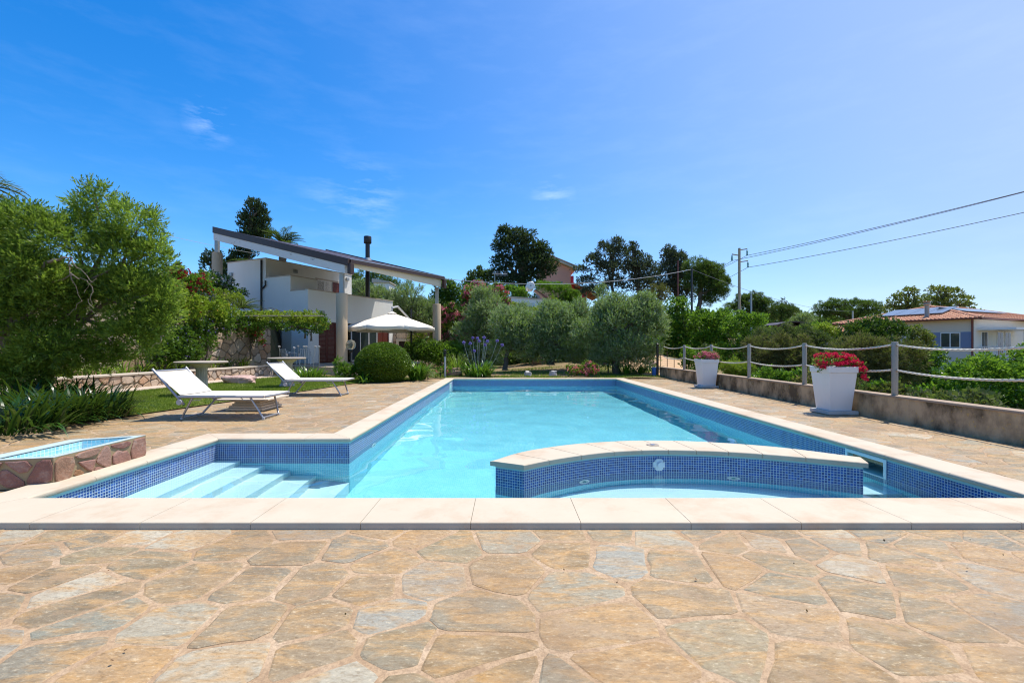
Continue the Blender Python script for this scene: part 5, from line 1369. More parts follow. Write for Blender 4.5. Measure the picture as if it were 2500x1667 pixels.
plant('olive_tree', 'tree', 'olive tree showing under the villa eave beside the chimney', 33, [(890, 735, 40, 45), (935, 740, 35, 35), (960, 750, 30, 35)], 'olive', M['olive_grey'], 9, 3.8, (905, 830), .15, 'bark', OG, up=.8, lump=.23, nl=34, fill=.1, seed=26)
plant('olive_tree', 'tree', 'rounded olive tree behind the parasol and the right column', 31, [(1000, 735, 42, 42), (1035, 765, 40, 35), (975, 775, 35, 30), (1070, 790, 35, 30)], 'olive', M['olive_grey'], 9, 3.8, (1005, 830), .15, 'bark', OG, up=.8, lump=.23, nl=34, fill=.1, seed=27)
# greenery in the middle distance
PL = [
 ('pine_tree', 'tree', 'pine crown filling the gap left of the chimney under the eave', 44, [(880, 690, 35, 28), (925, 685, 35, 25), (955, 700, 25, 20)], 'tuft', 'pine', 9),
 ('shrub', 'shrub', 'dark green tree mass right of the right column', 36, [(1075, 740, 30, 45), (1100, 715, 32, 35), (1130, 735, 32, 40), (1085, 700, 25, 22)], 'small', 'deep', 8),
 ('round_tree', 'tree', 'round green tree on the skyline left of the tall dark conifer', 52, [(1170, 678, 28, 24), (1195, 680, 22, 22), (1150, 690, 20, 16)], 'small', 'pine_y', 8),
 ('oleander', 'shrub', 'tall oleander with pale pink and red flowers left of the solar heater', 27, [(1165, 720, 35, 32), (1205, 725, 38, 30), (1225, 745, 25, 22), (1150, 745, 25, 22)], 'small', 'lush', 9),
 ('oleander', 'shrub', 'oleander with strong pink flowers above the right stone wall', 27.5, [(1095, 765, 28, 25), (1125, 780, 25, 22), (1080, 785, 20, 20)], 'small', 'deep', 9),
 ('hedge', 'hedge', 'variegated hedge spilling over the dark stone wall right of the column', 27.6, [(1095, 800, 25, 14), (1125, 798, 26, 16), (1150, 802, 20, 14), (1060, 808, 14, 8), (1020, 806, 30, 7)], 'small', 'yellowg', 8),
 ('variegated_shrub', 'shrub', 'pale variegated bush left of the white roof wall', 29, [(1245, 752, 22, 15), (1268, 760, 28, 14), (1310, 762, 28, 12)], 'small', 'yellowg', 7),
 ('variegated_shrub', 'shrub', 'pale variegated bush right of the white roof wall', 30, [(1350, 742, 18, 10), (1368, 748, 14, 10)], 'small', 'yellowg', 7),
 ('shrub', 'shrub', 'bright bush under the solar water heater to its left', 37, [(1255, 712, 26, 15), (1275, 715, 20, 13)], 'small', 'lush', 7),
 ('shrub', 'shrub', 'feathery green shrub between solar heater and pink house', 37, [(1335, 705, 30, 18), (1370, 715, 32, 24), (1395, 728, 28, 18)], 'tuft', 'lush', 8),
 ('lush_tree', 'tree', 'lush glossy tree right of the olives with a tall left top', 26, [(1650, 755, 32, 32), (1635, 790, 32, 40), (1680, 790, 40, 38), (1660, 835, 45, 30)], 'small', 'lush', 9),
 ('lush_tree', 'tree', 'lush glossy tree above the far fence posts', 25, [(1720, 800, 42, 40), (1760, 790, 40, 38), (1735, 835, 45, 30), (1780, 825, 35, 35), (1700, 850, 35, 22)], 'small', 'lush', 9),
 ('shrub', 'shrub', 'bright green bush behind the far planter', 21, [(1800, 800, 40, 36), (1840, 790, 40, 28), (1860, 830, 35, 35), (1820, 850, 35, 28), (1770, 860, 30, 22)], 'small', 'lush', 9),
 ('shrub', 'shrub', 'low green bush at the far end of the rope fence', 18.5, [(1680, 868, 24, 22), (1708, 876, 20, 18)], 'small', 'lush', 8),
 ('scrub', 'shrub', 'feathery grey-green scrub above the third and fourth post', 17, [(1870, 835, 40, 32), (1910, 825, 40, 30), (1950, 830, 42, 34), (1990, 840, 40, 30)], 'tuft', 'dryg', 15),
 ('scrub', 'shrub', 'brown heather-like scrub behind the near side of the far planter', 13.5, [(1860, 865, 45, 45), (1900, 880, 45, 40), (1950, 870, 45, 45), (1905, 850, 40, 30)], 'tuft', 'dry', 17),
 ('scrub', 'shrub', 'brown scrub between the two nearest fence posts', 12, [(2100, 850, 60, 38), (2160, 870, 60, 42), (2215, 880, 55, 45), (2110, 900, 70, 40), (2180, 920, 60, 35), (2060, 870, 45, 40)], 'tuft', 'dry', 18),
 ('shrub', 'shrub', 'green leafy shoots low behind the wall between the planters', 11.5, [(1870, 915, 30, 16), (1905, 920, 25, 14), (1950, 925, 25, 22)], 'broad', 'lush', 14),
 ('pale_grass_bush', 'plant', 'pale yellow-green undergrowth beside the far planter', 13.2, [(1790, 900, 35, 22), (1820, 905, 30, 20)], 'tuft', 'yellowg', 9),
 ('shrub', 'shrub', 'broad dark green bush before the left end of the tiled house', 20.5, [(2090, 815, 48, 36), (2135, 800, 48, 34), (2180, 815, 45, 36), (2130, 835, 60, 30), (2070, 838, 30, 20)], 'small', 'lushd', 9),
 ('shrub', 'shrub', 'light variegated bush left of the broad dark green one', 23, [(2005, 808, 30, 22), (2030, 818, 25, 22), (1985, 820, 20, 18)], 'small', 'yellowg', 8),
 ('shrub', 'shrub', 'thin pale-leaved tree partly hiding the beige house wall', 21, [(2240, 818, 26, 28), (2262, 835, 22, 24), (2225, 845, 25, 22)], 'small', 'euca', 8),
 ('shrub', 'shrub', 'small green bush before the brown-roofed shed', 30, [(1960, 808, 22, 14), (1990, 800, 16, 16)], 'small', 'lush', 7),
 ('lush_shrub', 'shrub', 'glossy green bush low at the right edge beyond the wall', 8.6, [(2330, 925, 55, 38), (2400, 915, 60, 42), (2470, 930, 60, 45), (2540, 910, 60, 60), (2370, 965, 80, 30), (2470, 975, 80, 30), (2300, 965, 50, 25)], 'broad', 'lush', 19),
 ('lush_shrub', 'shrub', 'glossy green bush before the lower floor of the tiled house', 12.5, [(2365, 895, 30, 22), (2400, 890, 40, 26), (2440, 900, 35, 22), (2350, 910, 40, 24)], 'broad', 'lush', 14),
 ('lush_shrub', 'shrub', 'leafy branch reaching in at the right edge in front of the balcony', 10.5, [(2495, 880, 34, 24), (2520, 860, 36, 30), (2480, 905, 30, 18)], 'broad', 'lush', 15),
 ('lush_shrub', 'shrub', 'small leafy shrub just behind the nearest visible post', 9.6, [(2150, 950, 30, 20), (2190, 960, 32, 20), (2235, 968, 30, 20), (2150, 970, 40, 15)], 'broad', 'lush', 16),
 ('shrub', 'shrub', 'green shrub between brown scrub and the beige house', 14, [(2250, 880, 30, 30), (2275, 900, 25, 25), (2290, 870, 20, 22)], 'small', 'lush', 11),
]
M['dryg'] = leafmat('grey_green_scrub', (.06,.075,.025), (.17,.19,.07), .25, .7, None, .8)
M['lushd'] = leafmat('glossy_dark_leaf', (.015,.050,.006), (.06,.15,.012), .25, .35, None, 1.3, (.10,.20,.02))
EX = {'tall oleander with pale pink and red flowers left of the solar heater': [('blossom', 'petal', M['f_pink'], 8, 1.0), ('red_blossom', 'petal', M['f_crim'], 7, .35)],
      'oleander with strong pink flowers above the right stone wall': [('blossom', 'petal', M['f_pink'], 8, 1.0)]}
for i, (nm, cat, lab, Y, lobes, kind, mt, lp) in enumerate(PL):
    # reach the ground: add a skirt of foliage from the lowest lobe down
    extra_l = []
    for b in sorted(lobes, key=lambda b: -b[1])[:2]:
        p = W(b[0], b[1]+b[3], Y); g = float(terr(p.x, Y))
        if p.z-g > .25: h = (p.z-g)/Y*F; extra_l.append((b[0], b[1]+b[3]+h*.35, b[2]*.85, h*.62+b[3]*.3))
    plant(nm, cat, lab, Y, lobes+extra_l, kind, M[mt], lp, 3.4, extra=EX.get(lab, ()), seed=100+i, wild=.7, up=.5, group=None, ragged=lobes[0][0] < 1900)

# ------------------------------------------------------------------ far trees
def ftree(name, label, Y, lobes, kind, mat, lp, foot, tr=.25, cover=3.2, group=None, **kw):
    return plant(name, 'tree', label, Y, lobes, kind, M[mat], lp, cover, foot, tr, 'bark', group, **kw)
ftree('cypress_tree', 'tall dark cypress rising behind the villa roof', 44, [(617, 515, 22, 28), (640, 530, 20, 26), (600, 545, 22, 30), (625, 560, 36, 35), (610, 600, 36, 40), (590, 640, 34, 40), (570, 665, 30, 30), (640, 580, 22, 28)], 'spray', 'cyp', 10, (600, 720), .3, 4.4, up=1.2, wild=.4, lump=.24, nl=40)
ftree('cypress_tree', 'short dark cypress between the left column and the tall one', 46, [(505, 645, 16, 34), (530, 640, 22, 26), (545, 665, 25, 28)], 'spray', 'cyp', 9, (520, 740), .25, 3.4, up=1, wild=.4)
ftree('conifer_tree', 'huge dark spreading conifer in front of the pink house', 47, [(1232, 575, 24, 19), (1268, 578, 46, 20), (1250, 605, 54, 26), (1300, 605, 42, 19), (1225, 640, 30, 19), (1285, 640, 60, 29), (1332, 645, 35, 19), (1325, 618, 29, 13), (1220, 670, 28, 21), (1250, 690, 46, 26), (1300, 680, 44, 24), (1340, 662, 27, 10), (1235, 560, 21, 7)], 'spray', 'cyp', 11, (1268, 790), .55, 6.0, up=.1, wild=.7, lump=.27, nl=40, fill=.35, ragged=False)
SG = 'scraggly cypresses on the ridge'
ftree('ridge_cypress', 'thin open cypress farthest left on the ridge beside the pink house', 56, [(1506, 592, 9, 14), (1470, 600, 10, 10), (1478, 620, 31, 31), (1505, 605, 20, 25), (1515, 635, 31, 34), (1450, 640, 25, 18), (1485, 665, 47, 29), (1420, 660, 22, 11), (1430, 690, 29, 16), (1500, 700, 34, 25), (1440, 715, 34, 20)], 'spray', 'cypg', 8, (1497, 800), .25, 3.2, SG, up=.6, fill=.1, lump=.22, nl=44)
ftree('ridge_cypress', 'pointed open cypress in the middle of the ridge group', 57, [(1546, 606, 8, 14), (1546, 620, 18, 25), (1560, 640, 29, 27), (1550, 665, 40, 29), (1585, 660, 25, 22), (1560, 700, 47, 29), (1600, 690, 22, 27)], 'spray', 'cypg', 8, (1555, 800), .25, 3.4, SG, up=.6, fill=.1, lump=.22, nl=44)
ftree('ridge_cypress', 'brownish half-dead cypress below the others on the ridge', 52, [(1590, 730, 40, 22), (1610, 715, 34, 20), (1575, 745, 31, 13)], 'spray', 'dry', 7, (1592, 800), .2, 2.6, SG, up=.2, fill=.1, lump=.22)
ftree('ridge_cypress', 'dense dark cypress beside the umbrella pine on the ridge', 58, [(1633, 625, 22, 25), (1655, 640, 31, 25), (1635, 660, 38, 31), (1660, 690, 38, 38), (1630, 710, 34, 29), (1680, 720, 27, 27)], 'spray', 'cypg', 8, (1650, 800), .3, 4, SG, up=.5, fill=.2, lump=.24, nl=40)
ftree('pine_tree', 'big umbrella pine leaning right at the end of the ridge', 55, [(1735, 705, 42, 40), (1700, 690, 36, 32), (1700, 650, 36, 20), (1735, 665, 36, 22), (1755, 690, 27, 29), (1720, 685, 45, 34), (1748, 722, 29, 22), (1728, 738, 18, 18), (1770, 690, 11, 18)], 'tuft', 'pine', 10, (1700, 790), .35, 4.0, up=.8)
ftree('pine_tree', 'round pine behind the electricity pole', 62, [(1840, 735, 30, 22), (1815, 745, 30, 24), (1860, 745, 26, 22), (1790, 760, 26, 22), (1850, 765, 40, 22)], 'tuft', 'pine', 9, (1835, 810), .3, 4.0, up=.8)
ftree('pine_tree', 'low yellowish pine right of the round one', 60, [(1900, 755, 26, 14), (1925, 765, 26, 18), (1895, 775, 30, 16)], 'tuft', 'pine_y', 9, (1910, 810), .25, 4.0, up=.8)
ftree('cedar_tree', 'small pointed dark cedar between two pines on the skyline', 70, [(1912, 738, 5, 10), (1920, 752, 18, 6), (1930, 760, 22, 6), (1938, 772, 18, 8)], 'spray', 'cyp', 8, (1925, 805), .15, 3.2, up=.1)
ftree('pine_tree', 'wide flat umbrella pine left of the tiled house', 68, [(2010, 755, 24, 18), (2045, 748, 34, 16), (2090, 745, 38, 14), (2125, 752, 28, 16), (2150, 762, 16, 12), (2060, 768, 50, 18), (2110, 772, 40, 16), (2005, 770, 18, 12)], 'tuft', 'pine', 9, (2070, 815), .35, 4.0, up=.8)
ftree('eucalyptus_tree', 'golden green eucalyptus behind the tiled roof, left half', 62, [(2215, 715, 26, 14), (2195, 735, 30, 16), (2240, 740, 26, 18), (2185, 755, 26, 14), (2225, 755, 34, 14)], 'small', 'euca', 8, (2225, 800), .3, 3.0, up=.3)
ftree('eucalyptus_tree', 'golden green eucalyptus behind the tiled roof, taller right half', 63, [(2285, 712, 24, 14), (2320, 715, 30, 14), (2270, 735, 26, 16), (2350, 735, 26, 16), (2310, 740, 34, 18), (2360, 750, 20, 12), (2290, 755, 40, 12)], 'small', 'euca', 8, (2310, 800), .35, 3.0, up=.3)
ftree('olive_tree', 'grey-green tree on the skyline right of the cedar', 55, [(1965, 780, 24, 14), (1950, 790, 22, 14)], 'olive', 'olive_grey', 8, (1960, 815), .2, 3.6, 'far olives')
# woods and undergrowth nobody could count
def cover_stuff(name, x0, x1, y0, y1, n, hgt, mats, dens, ok=lambda x, y: True, tw=.32, seed=1):
    r_ = np.random.RandomState(seed); bl = {k: [] for k in mats}
    for _ in range(n):
        x, y = r_.uniform(x0, x1), r_.uniform(y0, y1)
        if not ok(x, y): continue
        h = hgt*r_.uniform(.5, 1.2); g = float(terr(x, y)); bl[mats[r_.randint(len(mats))]].append(((x, y, g+h*.35), (h*r_.uniform(.7, 1.3), h*r_.uniform(.7, 1.3), h*.7)))
    for k in mats:
        if bl[k]:
            b = bl[k]; size = tw; N = int(len(b)*dens)
            P, D = blob_points(b, N, lump=.35, nl=10, fill=.1)
            if x0 > 6: q_ = P[:, 0] > 6.1; P, D = P[q_], D[q_]
            idx = rs.randint(0, 4, len(P)); sc = size*rs.uniform(.7, 1.3, len(P))
            q = scatter(TW['small'][0], P, D+[0, 0, .4], sc); o = quad_cloud(name, q, M[k]); o['kind'] = 'stuff'
cover_stuff('hillside_undergrowth', -34, 12, 31.5, 62, 260, 1.5, ['deep', 'lush', 'olive_grey'], 260, lambda x, y: not (-15 < x < -3 and y < 33), .36, 2)
cover_stuff('garden_undergrowth', -4.2, 5.0, 22.0, 28.5, 46, 1.25, ['deep', 'lush', 'olive_grey'], 420, lambda x, y: True, .22, 12)
cover_stuff('slope_undergrowth', 9, 60, 14, 62, 330, 1.2, ['dry', 'lush', 'dryg'], 200, lambda x, y: x > 7+.1*y and not (28 < x < 48 and 31 < y < 46) and x/y < 1.5, .34, 3)
cover_stuff('undergrowth_below_wall', 6.7, 13, 6, 18, 90, .75, ['dry', 'lush', 'dryg'], 420, lambda x, y: True, .16, 4)
cover_stuff('distant_woodland', 10, 170, 75, 130, 420, 4.2, ['pine', 'deep'], 70, tw=1.5, seed=5)
cover_stuff('distant_woodland', -90, 30, 64, 110, 240, 3.2, ['pine', 'deep'], 70, tw=1.3, seed=6)

# ------------------------------------------------------------------ far buildings
def frame_box(o, a, b, u0, u1, v0, v1, z0, z1):
    cs = [(u0, v0), (u1, v0), (u1, v1), (u0, v1)]; f = lambda u, v: (o[0]+a[0]*u+b[0]*v, o[1]+a[1]*u+b[1]*v)
    return MB().hexa([(*f(*c), z0) for c in cs], [(*f(*c), z1) for c in cs])
HO, HA, HB = (34.9, 34.0), (.921, .390), (-.390, .921)
th_ = empty('tiled_house', (HO[0], HO[1], -2.3), 'cream two-storey house with terracotta tiled roof and blue-grey shutters', 'house')
hbx = lambda *q: frame_box(HO, HA, HB, *q)
hbx(0, 14, 0, 9, -2.6, 3.25).build('wall', M['cream'], th_)
hbx(.006, 14, -.012, .0, -2.6, 3.25).build('front_wall', M['creamw'], th_)
def HP(u, v, z): return Vector((HO[0]+HA[0]*u+HB[0]*v, HO[1]+HA[1]*u+HB[1]*v, z))
OV = .65; ze, zr = 3.30, 4.62
corn = [HP(-OV, -OV, ze), HP(14+OV, -OV, ze), HP(14+OV, 9+OV, ze), HP(-OV, 9+OV, ze)]; R1, R2 = HP(4.4, 4.5, zr), HP(10, 4.5, zr)
mb = MB(); mb.add([*corn, R1, R2], [(0, 1, 5, 4), (1, 2, 5), (2, 3, 4, 5), (3, 0, 4), (3, 2, 1, 0)]); mb.build('roof', M['rooftile'], th_)
def tile_slope(parent, A, B, T0, T1, w_=.26, l_=.36):
    """round tiles laid from the eave A-B up to the ridge T0-T1"""
    A, B, T0, T1 = map(Vector, (A, B, T0, T1)); du = (B-A).normalized(); LA = (B-A).length; n = du.cross(T0-A).normalized()
    if n.z < 0: n = -n
    up_ = n.cross(du).normalized()
    if up_.z < 0: up_ = -up_
    H = (T0-A).dot(up_); a0 = (T0-A).dot(du); a1 = (T1-A).dot(du); mb = MB()
    for r in range(int(H/l_)+1):
        v = r*l_
        for c_ in range(int(LA/w_)+1):
            u = c_*w_; lo_ = a0*v/H; hi_ = LA+(a1-LA)*v/H
            if u < lo_-.1 or u > hi_: continue
            vs = []
            for (vv, lift, rr) in ((v-.04, .045, .118), (v+l_, .02, .10)):
                for k in range(4):
                    an = math.pi*k/3; vs.append(A+du*(u+w_/2-rr*math.cos(an))+up_*vv+n*(lift+rr*.75*math.sin(an)-.02))
            mb.add(vs, [(k, k+1, 5+k, 4+k) for k in range(3)]+[(3, 2, 1, 0)])
    o = mb.build('roof_tile', M['rooftile'], parent); o['kind'] = 'stuff'; return o
tile_slope(th_, corn[3], corn[0], R1, R1); tile_slope(th_, corn[0], corn[1], R1, R2)
for a, b in ((corn[0], R1), (corn[3], R1), (R1, R2), (corn[1], R2)): MB().tube([a+Vector((0, 0, .05)), b+Vector((0, 0, .1))], .11, 7).build('ridge_tiles', M['rooftile'], th_)
M['gutter'] = simple('copper_gutter', (.17,.04,.025), .5)
for a, b in ((corn[3], corn[0]), (corn[0], corn[1])): MB().tube([a-Vector((0, 0, .02)), b-Vector((0, 0, .02))], .07, 7).build('gutter', M['gutter'], th_)
MB().tube([HP(-.5, -.1, 3.25), HP(-.07, .06, 3.0), HP(-.07, .06, -2)], .055, 8).build('downpipe', M['gutter'], th_)
# solar panels on the left slope and on the front slope
def slope_pt(A, B, T, u, v, h=0):
    du = (B-A).normalized(); n = du.cross(T-A).normalized(); n = n if n.z > 0 else -n; up_ = n.cross(du).normalized(); up_ = up_ if up_.z > 0 else -up_
    return A+du*u+up_*v+n*h
for k in range(4):
    u0 = 3.0+k*1.12; p = [slope_pt(corn[3], corn[0], R1, *q) for q in ((u0, 1.6, .16), (u0+1.08, 1.6, .16), (u0+1.08, 4.0, .16), (u0, 4.0, .16))]; p2 = [slope_pt(corn[3], corn[0], R1, *q) for q in ((u0, 1.6, .21), (u0+1.08, 1.6, .21), (u0+1.08, 4.0, .21), (u0, 4.0, .21))]
    o = MB().hexa(p, p2).build('solar_panel', M['panel'], th_)
for k in range(6):
    u0 = 3.2+k*1.12; p = [slope_pt(corn[0], corn[1], R1, *q) for q in ((u0, 2.2, .16), (u0+1.08, 2.2, .16), (u0+1.08, 4.2, .16), (u0, 4.2, .16))]; p2 = [slope_pt(corn[0], corn[1], R1, *q) for q in ((u0, 2.2, .21), (u0+1.08, 2.2, .21), (u0+1.08, 4.2, .21), (u0, 4.2, .21))]
    MB().hexa(p, p2).build('solar_panel', M['panel'], th_)
c = slope_pt(corn[3], corn[0], R1, 6.6, 1.2); MB().lathe([(.26, -.1), (.15, .1), (.15, .95), (.24, 1.0), (.24, 1.12), (.15, 1.14), (.26, 1.28), (.0, 1.30)], c, 16).build('flue', M['inox'], th_, smooth=True)
# left face: window and shutters (u = 0 plane, v runs back)
def lwin(v0, v1, z0, z1):
    o = hbx(-.05, .0, v0, v1, z0, z1).build('window', M['white'], th_); vm_ = (v0+v1)/2
    hbx(-.065, -.05, v0+.06, vm_-.04, z0+.06, z1-.06).build('pane', M['pane'], o); hbx(-.065, -.05, vm_+.04, v1-.06, z0+.06, z1-.06).build('pane', M['pane'], o)
    hbx(-.10, .0, v0-.08, v1+.08, z0-.07, z0-.002).build('sill', M['creamw'], o)
    for a, b in ((v0-.62, v0-.02), (v1+.02, v1+.62)):
        sh = hbx(-.04, -.003, a, b, z0-.02, z1+.02).build('shutter', M['shutter'], th_)
        m_ = MB(); nn_ = 14
        for k in range(nn_):
            q = hbx(-.055, -.041, a+.06, b-.06, z0+.05+(z1-z0-.1)*k/nn_, z0+.05+(z1-z0-.1)*(k+.7)/nn_); m_.add(q.v, q.f)
        m_.build('louvre', M['shutter'], sh)['kind'] = 'stuff'
lwin(.75, 1.95, 1.10, 2.28); lwin(.75, 1.95, -1.9, -.75); lwin(5.4, 6.5, 1.10, 2.28)
# balcony on the front face
hbx(.5, 6, -1.9, -.014, .18, .36).build('balcony_slab', M['creamw'], th_)
hbx(.4, 6.2, -2.1, -.014, 2.42, 2.56).build('balcony_roof', M['white'], th_)
for u in (2.9, 6.0): hbx(u-.14, u+.14, -1.95, -1.67, .362, 2.418).build('pillar', M['white'], th_)
hbx(2.76, 3.04, -1.95, -1.67, -2.6, .178).build('pillar', M['creamw'], th_)
for u in (1.0, 3.4, 4.6):
    o = hbx(u, u+.95, -.05, -.013, .37, 2.36).build('balcony_door', M['white'], th_); hbx(u+.07, u+.44, -.06, -.052, .5, 2.28).build('pane', M['pane'], o); hbx(u+.51, u+.88, -.06, -.052, .5, 2.28).build('pane', M['pane'], o)
for (u0, v0, u1, v1) in ((.52, -1.88, 6.0, -1.88), (.52, -1.86, .52, -.05)):
    L = math.hypot(u1-u0, v1-v0); n_ = int(L/.11)
    MB().tube([HP(u0, v0, 1.18), HP(u1, v1, 1.18)], .03, 6).build('railing_rail', M['white'], th_); MB().tube([HP(u0, v0, .46), HP(u1, v1, .46)], .025, 6).build('railing_rail', M['white'], th_)
    for k in range(n_+1):
        t_ = k/n_; MB().tube([HP(u0+(u1-u0)*t_, v0+(v1-v0)*t_, .46), HP(u0+(u1-u0)*t_, v0+(v1-v0)*t_, 1.18)], .013, 5, False).build('baluster', M['white'], th_)
    for k in range(int(L/.9)):
        a_, b_2 = (k+.1)*.9/L, (k+.8)*.9/L; f_ = lambda t_, z: HP(u0+(u1-u0)*t_, v0+(v1-v0)*t_, z)
        for z0, z1 in ((.5, 1.14), (1.14, .5)): MB().tube([f_(a_, z0), f_(b_2, z1)], .022, 5, False).build('railing_cross', M['white'], th_)
# lower wing left
wg = [HP(-.3, 9.0, 2.3), HP(-.3, 15.5, 2.3), HP(3.5, 15.5, 3.2), HP(3.5, 9.0, 3.2)]
hbx(0, 5, 9.004, 15, -2.6, 2.3).build('wing_wall', M['cream'], th_)
tile_slope(th_, wg[1], wg[0], wg[2], wg[3]); mb = MB(); mb.add(wg, [(0, 1, 2, 3)]); mb.build('wing_roof', M['rooftile'], th_)
# brown roofed shed
x0, x1 = W(1888, 0, 42).x, W(1982, 0, 42).x
sh = empty('garden_shed', ((x0+x1)/2, 42, .5), 'low wooden shed with a brown roof among the bushes on the right', 'shed')
MB().box((x0+.2, 42, .5), (x1-.2, 44.5, 3.15)).build('wall', M['wood_red'], sh)
mb = MB(); vs = []
for k in range(9): t_ = k/8; vs += [(x0+(x1-x0)*t_, 41.6, 3.2+.35*math.sin(math.pi*t_)), (x0+(x1-x0)*t_, 45, 3.2+.35*math.sin(math.pi*t_))]
vs += [(a, b, c_-.12) for a, b, c_ in vs]; mb.add(vs, [(2*k, 2*k+2, 2*k+3, 2*k+1) for k in range(8)]+[(18+2*k, 2*k+18+1, 2*k+21, 2*k+20) for k in range(8)]+[(2*k, 18+2*k, 20+2*k, 2*k+2) for k in range(8)]); mb.build('roof', M['brown'], sh)
# pink house
p0, p1 = W(1318, 0, 60).x, W(1393, 0, 60).x
ph = empty('pink_house', (p1, 60, 5), 'salmon pink house half hidden by the huge dark conifer', 'house')
zl, zh_ = W(0, 655, 60).z, W(0, 630, 60).z
mb = MB(); mb.add([(p0, 60, 4), (p1, 60, 4), (p1, 60, zl), (p0, 60, zh_+.4), (p0, 68, 4), (p1, 68, 4), (p1, 68, zl), (p0, 68, zh_+.4)], [(0, 1, 2, 3), (1, 5, 6, 2), (5, 4, 7, 6), (4, 0, 3, 7)]); mb.build('wall', M['pink'], ph)
mb = MB(); mb.hexa([(p0-.1, 59.2, zh_+.45), (p1+.7, 59.2, zl-.22), (p1+.7, 69, zl-.22), (p0-.1, 69, zh_+.45)], [(p0-.1, 59.2, zh_+.72), (p1+.7, 59.2, zl+.02), (p1+.7, 69, zl+.02), (p0-.1, 69, zh_+.72)]); mb.build('roof', M['roofpale'] if 'roofpale' in M else M['beige'], ph)
mb = MB(); mb.hexa([(p0-.1, 59.1, zh_+.73), (p1+.78, 59.1, zl+.03), (p1+.78, 69, zl+.03), (p0-.1, 69, zh_+.73)], [(p0-.1, 59.1, zh_+.85), (p1+.78, 59.1, zl+.15), (p1+.78, 69, zl+.15), (p0-.1, 69, zh_+.85)]); mb.build('roof_edge', M['rooftile'], ph)
MB().box((p0+1.2, 59.93, W(0, 698, 60).z), (p0+3.0, 59.99, W(0, 688, 60).z)).build('window', M['deepshut'] if 'deepshut' in M else M['panel'], ph)
mg = empty('magenta_annex', (W(1415, 0, 63).x, 63, 5), 'dark magenta annex with a low tiled roof right of the pink house', 'house')
MB().box((p1+.05, 62, 4), (W(1432, 0, 62).x, 66, W(0, 712, 62).z)).build('wall', M['magenta'], mg)
MB().box((p1+.05, 62.5, W(0, 712, 62).z), (W(1402, 0, 62).x, 64, W(0, 672, 62).z)).build('chimney', M['magenta'], mg)
mb = MB(); a, b = W(1400, 692, 61.5), W(1465, 722, 61.5); mb.hexa([(a.x, 61.5, a.z-.1), (b.x, 61.5, b.z-.1), (b.x, 67, b.z-.1), (a.x, 67, a.z-.1)], [(a.x, 61.5, a.z+.15), (b.x, 61.5, b.z+.15), (b.x, 67, b.z+.15), (a.x, 67, a.z+.15)]); mb.build('roof', M['rooftile'], mg)
# small white building seen under the villa eave
x0, x1 = W(912, 0, 40).x, W(950, 0, 40).x
e = empty('white_outbuilding', (x0, 40, 3), 'small white building glimpsed right of the villa chimney', 'building')
MB().box((x0, 40, 3), (x1, 42, W(0, 690, 40).z)).build('wall', M['plaster'], e)
mb = MB(); z_ = W(0, 690, 40).z; mb.hexa([(x0-.1, 39.8, z_), (x1+.1, 39.8, z_-.0), (x1+.1, 42.2, z_), (x0-.1, 42.2, z_)], [(x0-.1, 39.8, z_+.35), (x1+.1, 39.8, z_+.08), (x1+.1, 42.2, z_+.08), (x0-.1, 42.2, z_+.35)]); mb.build('roof', M['cap'], e)
# flat white roof with solar water heater
x0, x1 = W(1243, 0, 33).x, W(1342, 0, 33).x
e = empty('flat_roofed_building', (x0, 33, 2), 'low white flat-roofed building behind the olives under the solar heater', 'building')
zt0, zt1 = W(0, 725, 33).z, W(0, 733, 33).z
MB().hexa([(x0, 33, 2), (x1, 33, 2), (x1, 37, 2), (x0, 37, 2)], [(x0, 33, zt0), (x1, 33, zt1), (x1, 37, zt1), (x0, 37, zt0)]).build('wall', M['plaster'], e)
MB().hexa([(x0-.1, 32.9, zt0+.003), (x1+.1, 32.9, zt1+.003), (x1+.1, 37.1, zt1+.003), (x0-.1, 37.1, zt0+.003)], [(x0-.1, 32.9, zt0+.06), (x1+.1, 32.9, zt1+.06), (x1+.1, 37.1, zt1+.06), (x0-.1, 37.1, zt0+.06)]).build('roof_edge', M['cap'], e)
t_ = W(1296, 697, 33); e = empty('solar_water_heater', (t_.x, 33.4, zt0+.06), 'solar water heater with a round white tank on the flat roof', 'water heater')
MB().tube([(t_.x, 33.0, t_.z), (t_.x, 33.03, t_.z), (t_.x-.03, 34.3, t_.z)], [.27, .30, .30], 24).build('tank', M['white'], e, smooth=True)
MB().tube([(t_.x, 32.98, t_.z), (t_.x, 33.01, t_.z)], .06, 14).build('valve', M['plastic'], e)
for dx in (-.25, -.08, .12, .26): MB().tube([(t_.x+dx*.6, 33.1, t_.z-.25), (t_.x+dx, 33.2, zt0+.05)], .018, 6).build('leg', M['alu'], e)
a, b = W(1306, 706, 33), W(1348, 734, 33); mb = MB(); mb.hexa([(a.x, 33.1, a.z-.05), (b.x, 33.1, b.z-.05), (b.x, 34.3, b.z-.05), (a.x, 34.3, a.z-.05)], [(a.x, 33.1, a.z+.05), (b.x, 33.1, b.z+.05), (b.x, 34.3, b.z+.05), (a.x, 34.3, a.z+.05)]); mb.build('collector_panel', M['gutter'], e)
# antenna
a = W(1208, 668, 35); e = empty('tv_antenna', (a.x, 35, 3.5), 'television antenna on a thin mast before the dark conifer', 'antenna')
MB().tube([(a.x, 35, 3.5), (a.x, 35, a.z+.25)], .02, 6).build('mast', M['alu'], e)
b = W(1238, 671, 35); MB().tube([(a.x-.2, 35, a.z), (b.x, 35, a.z-.03)], .014, 6).build('boom', M['alu'], e)
for k in range(10):
    x = a.x+(b.x-a.x)*k/9; MB().tube([(x, 35, a.z-.2), (x, 35, a.z+.2)], .009, 5).build('element', M['alu'], e)
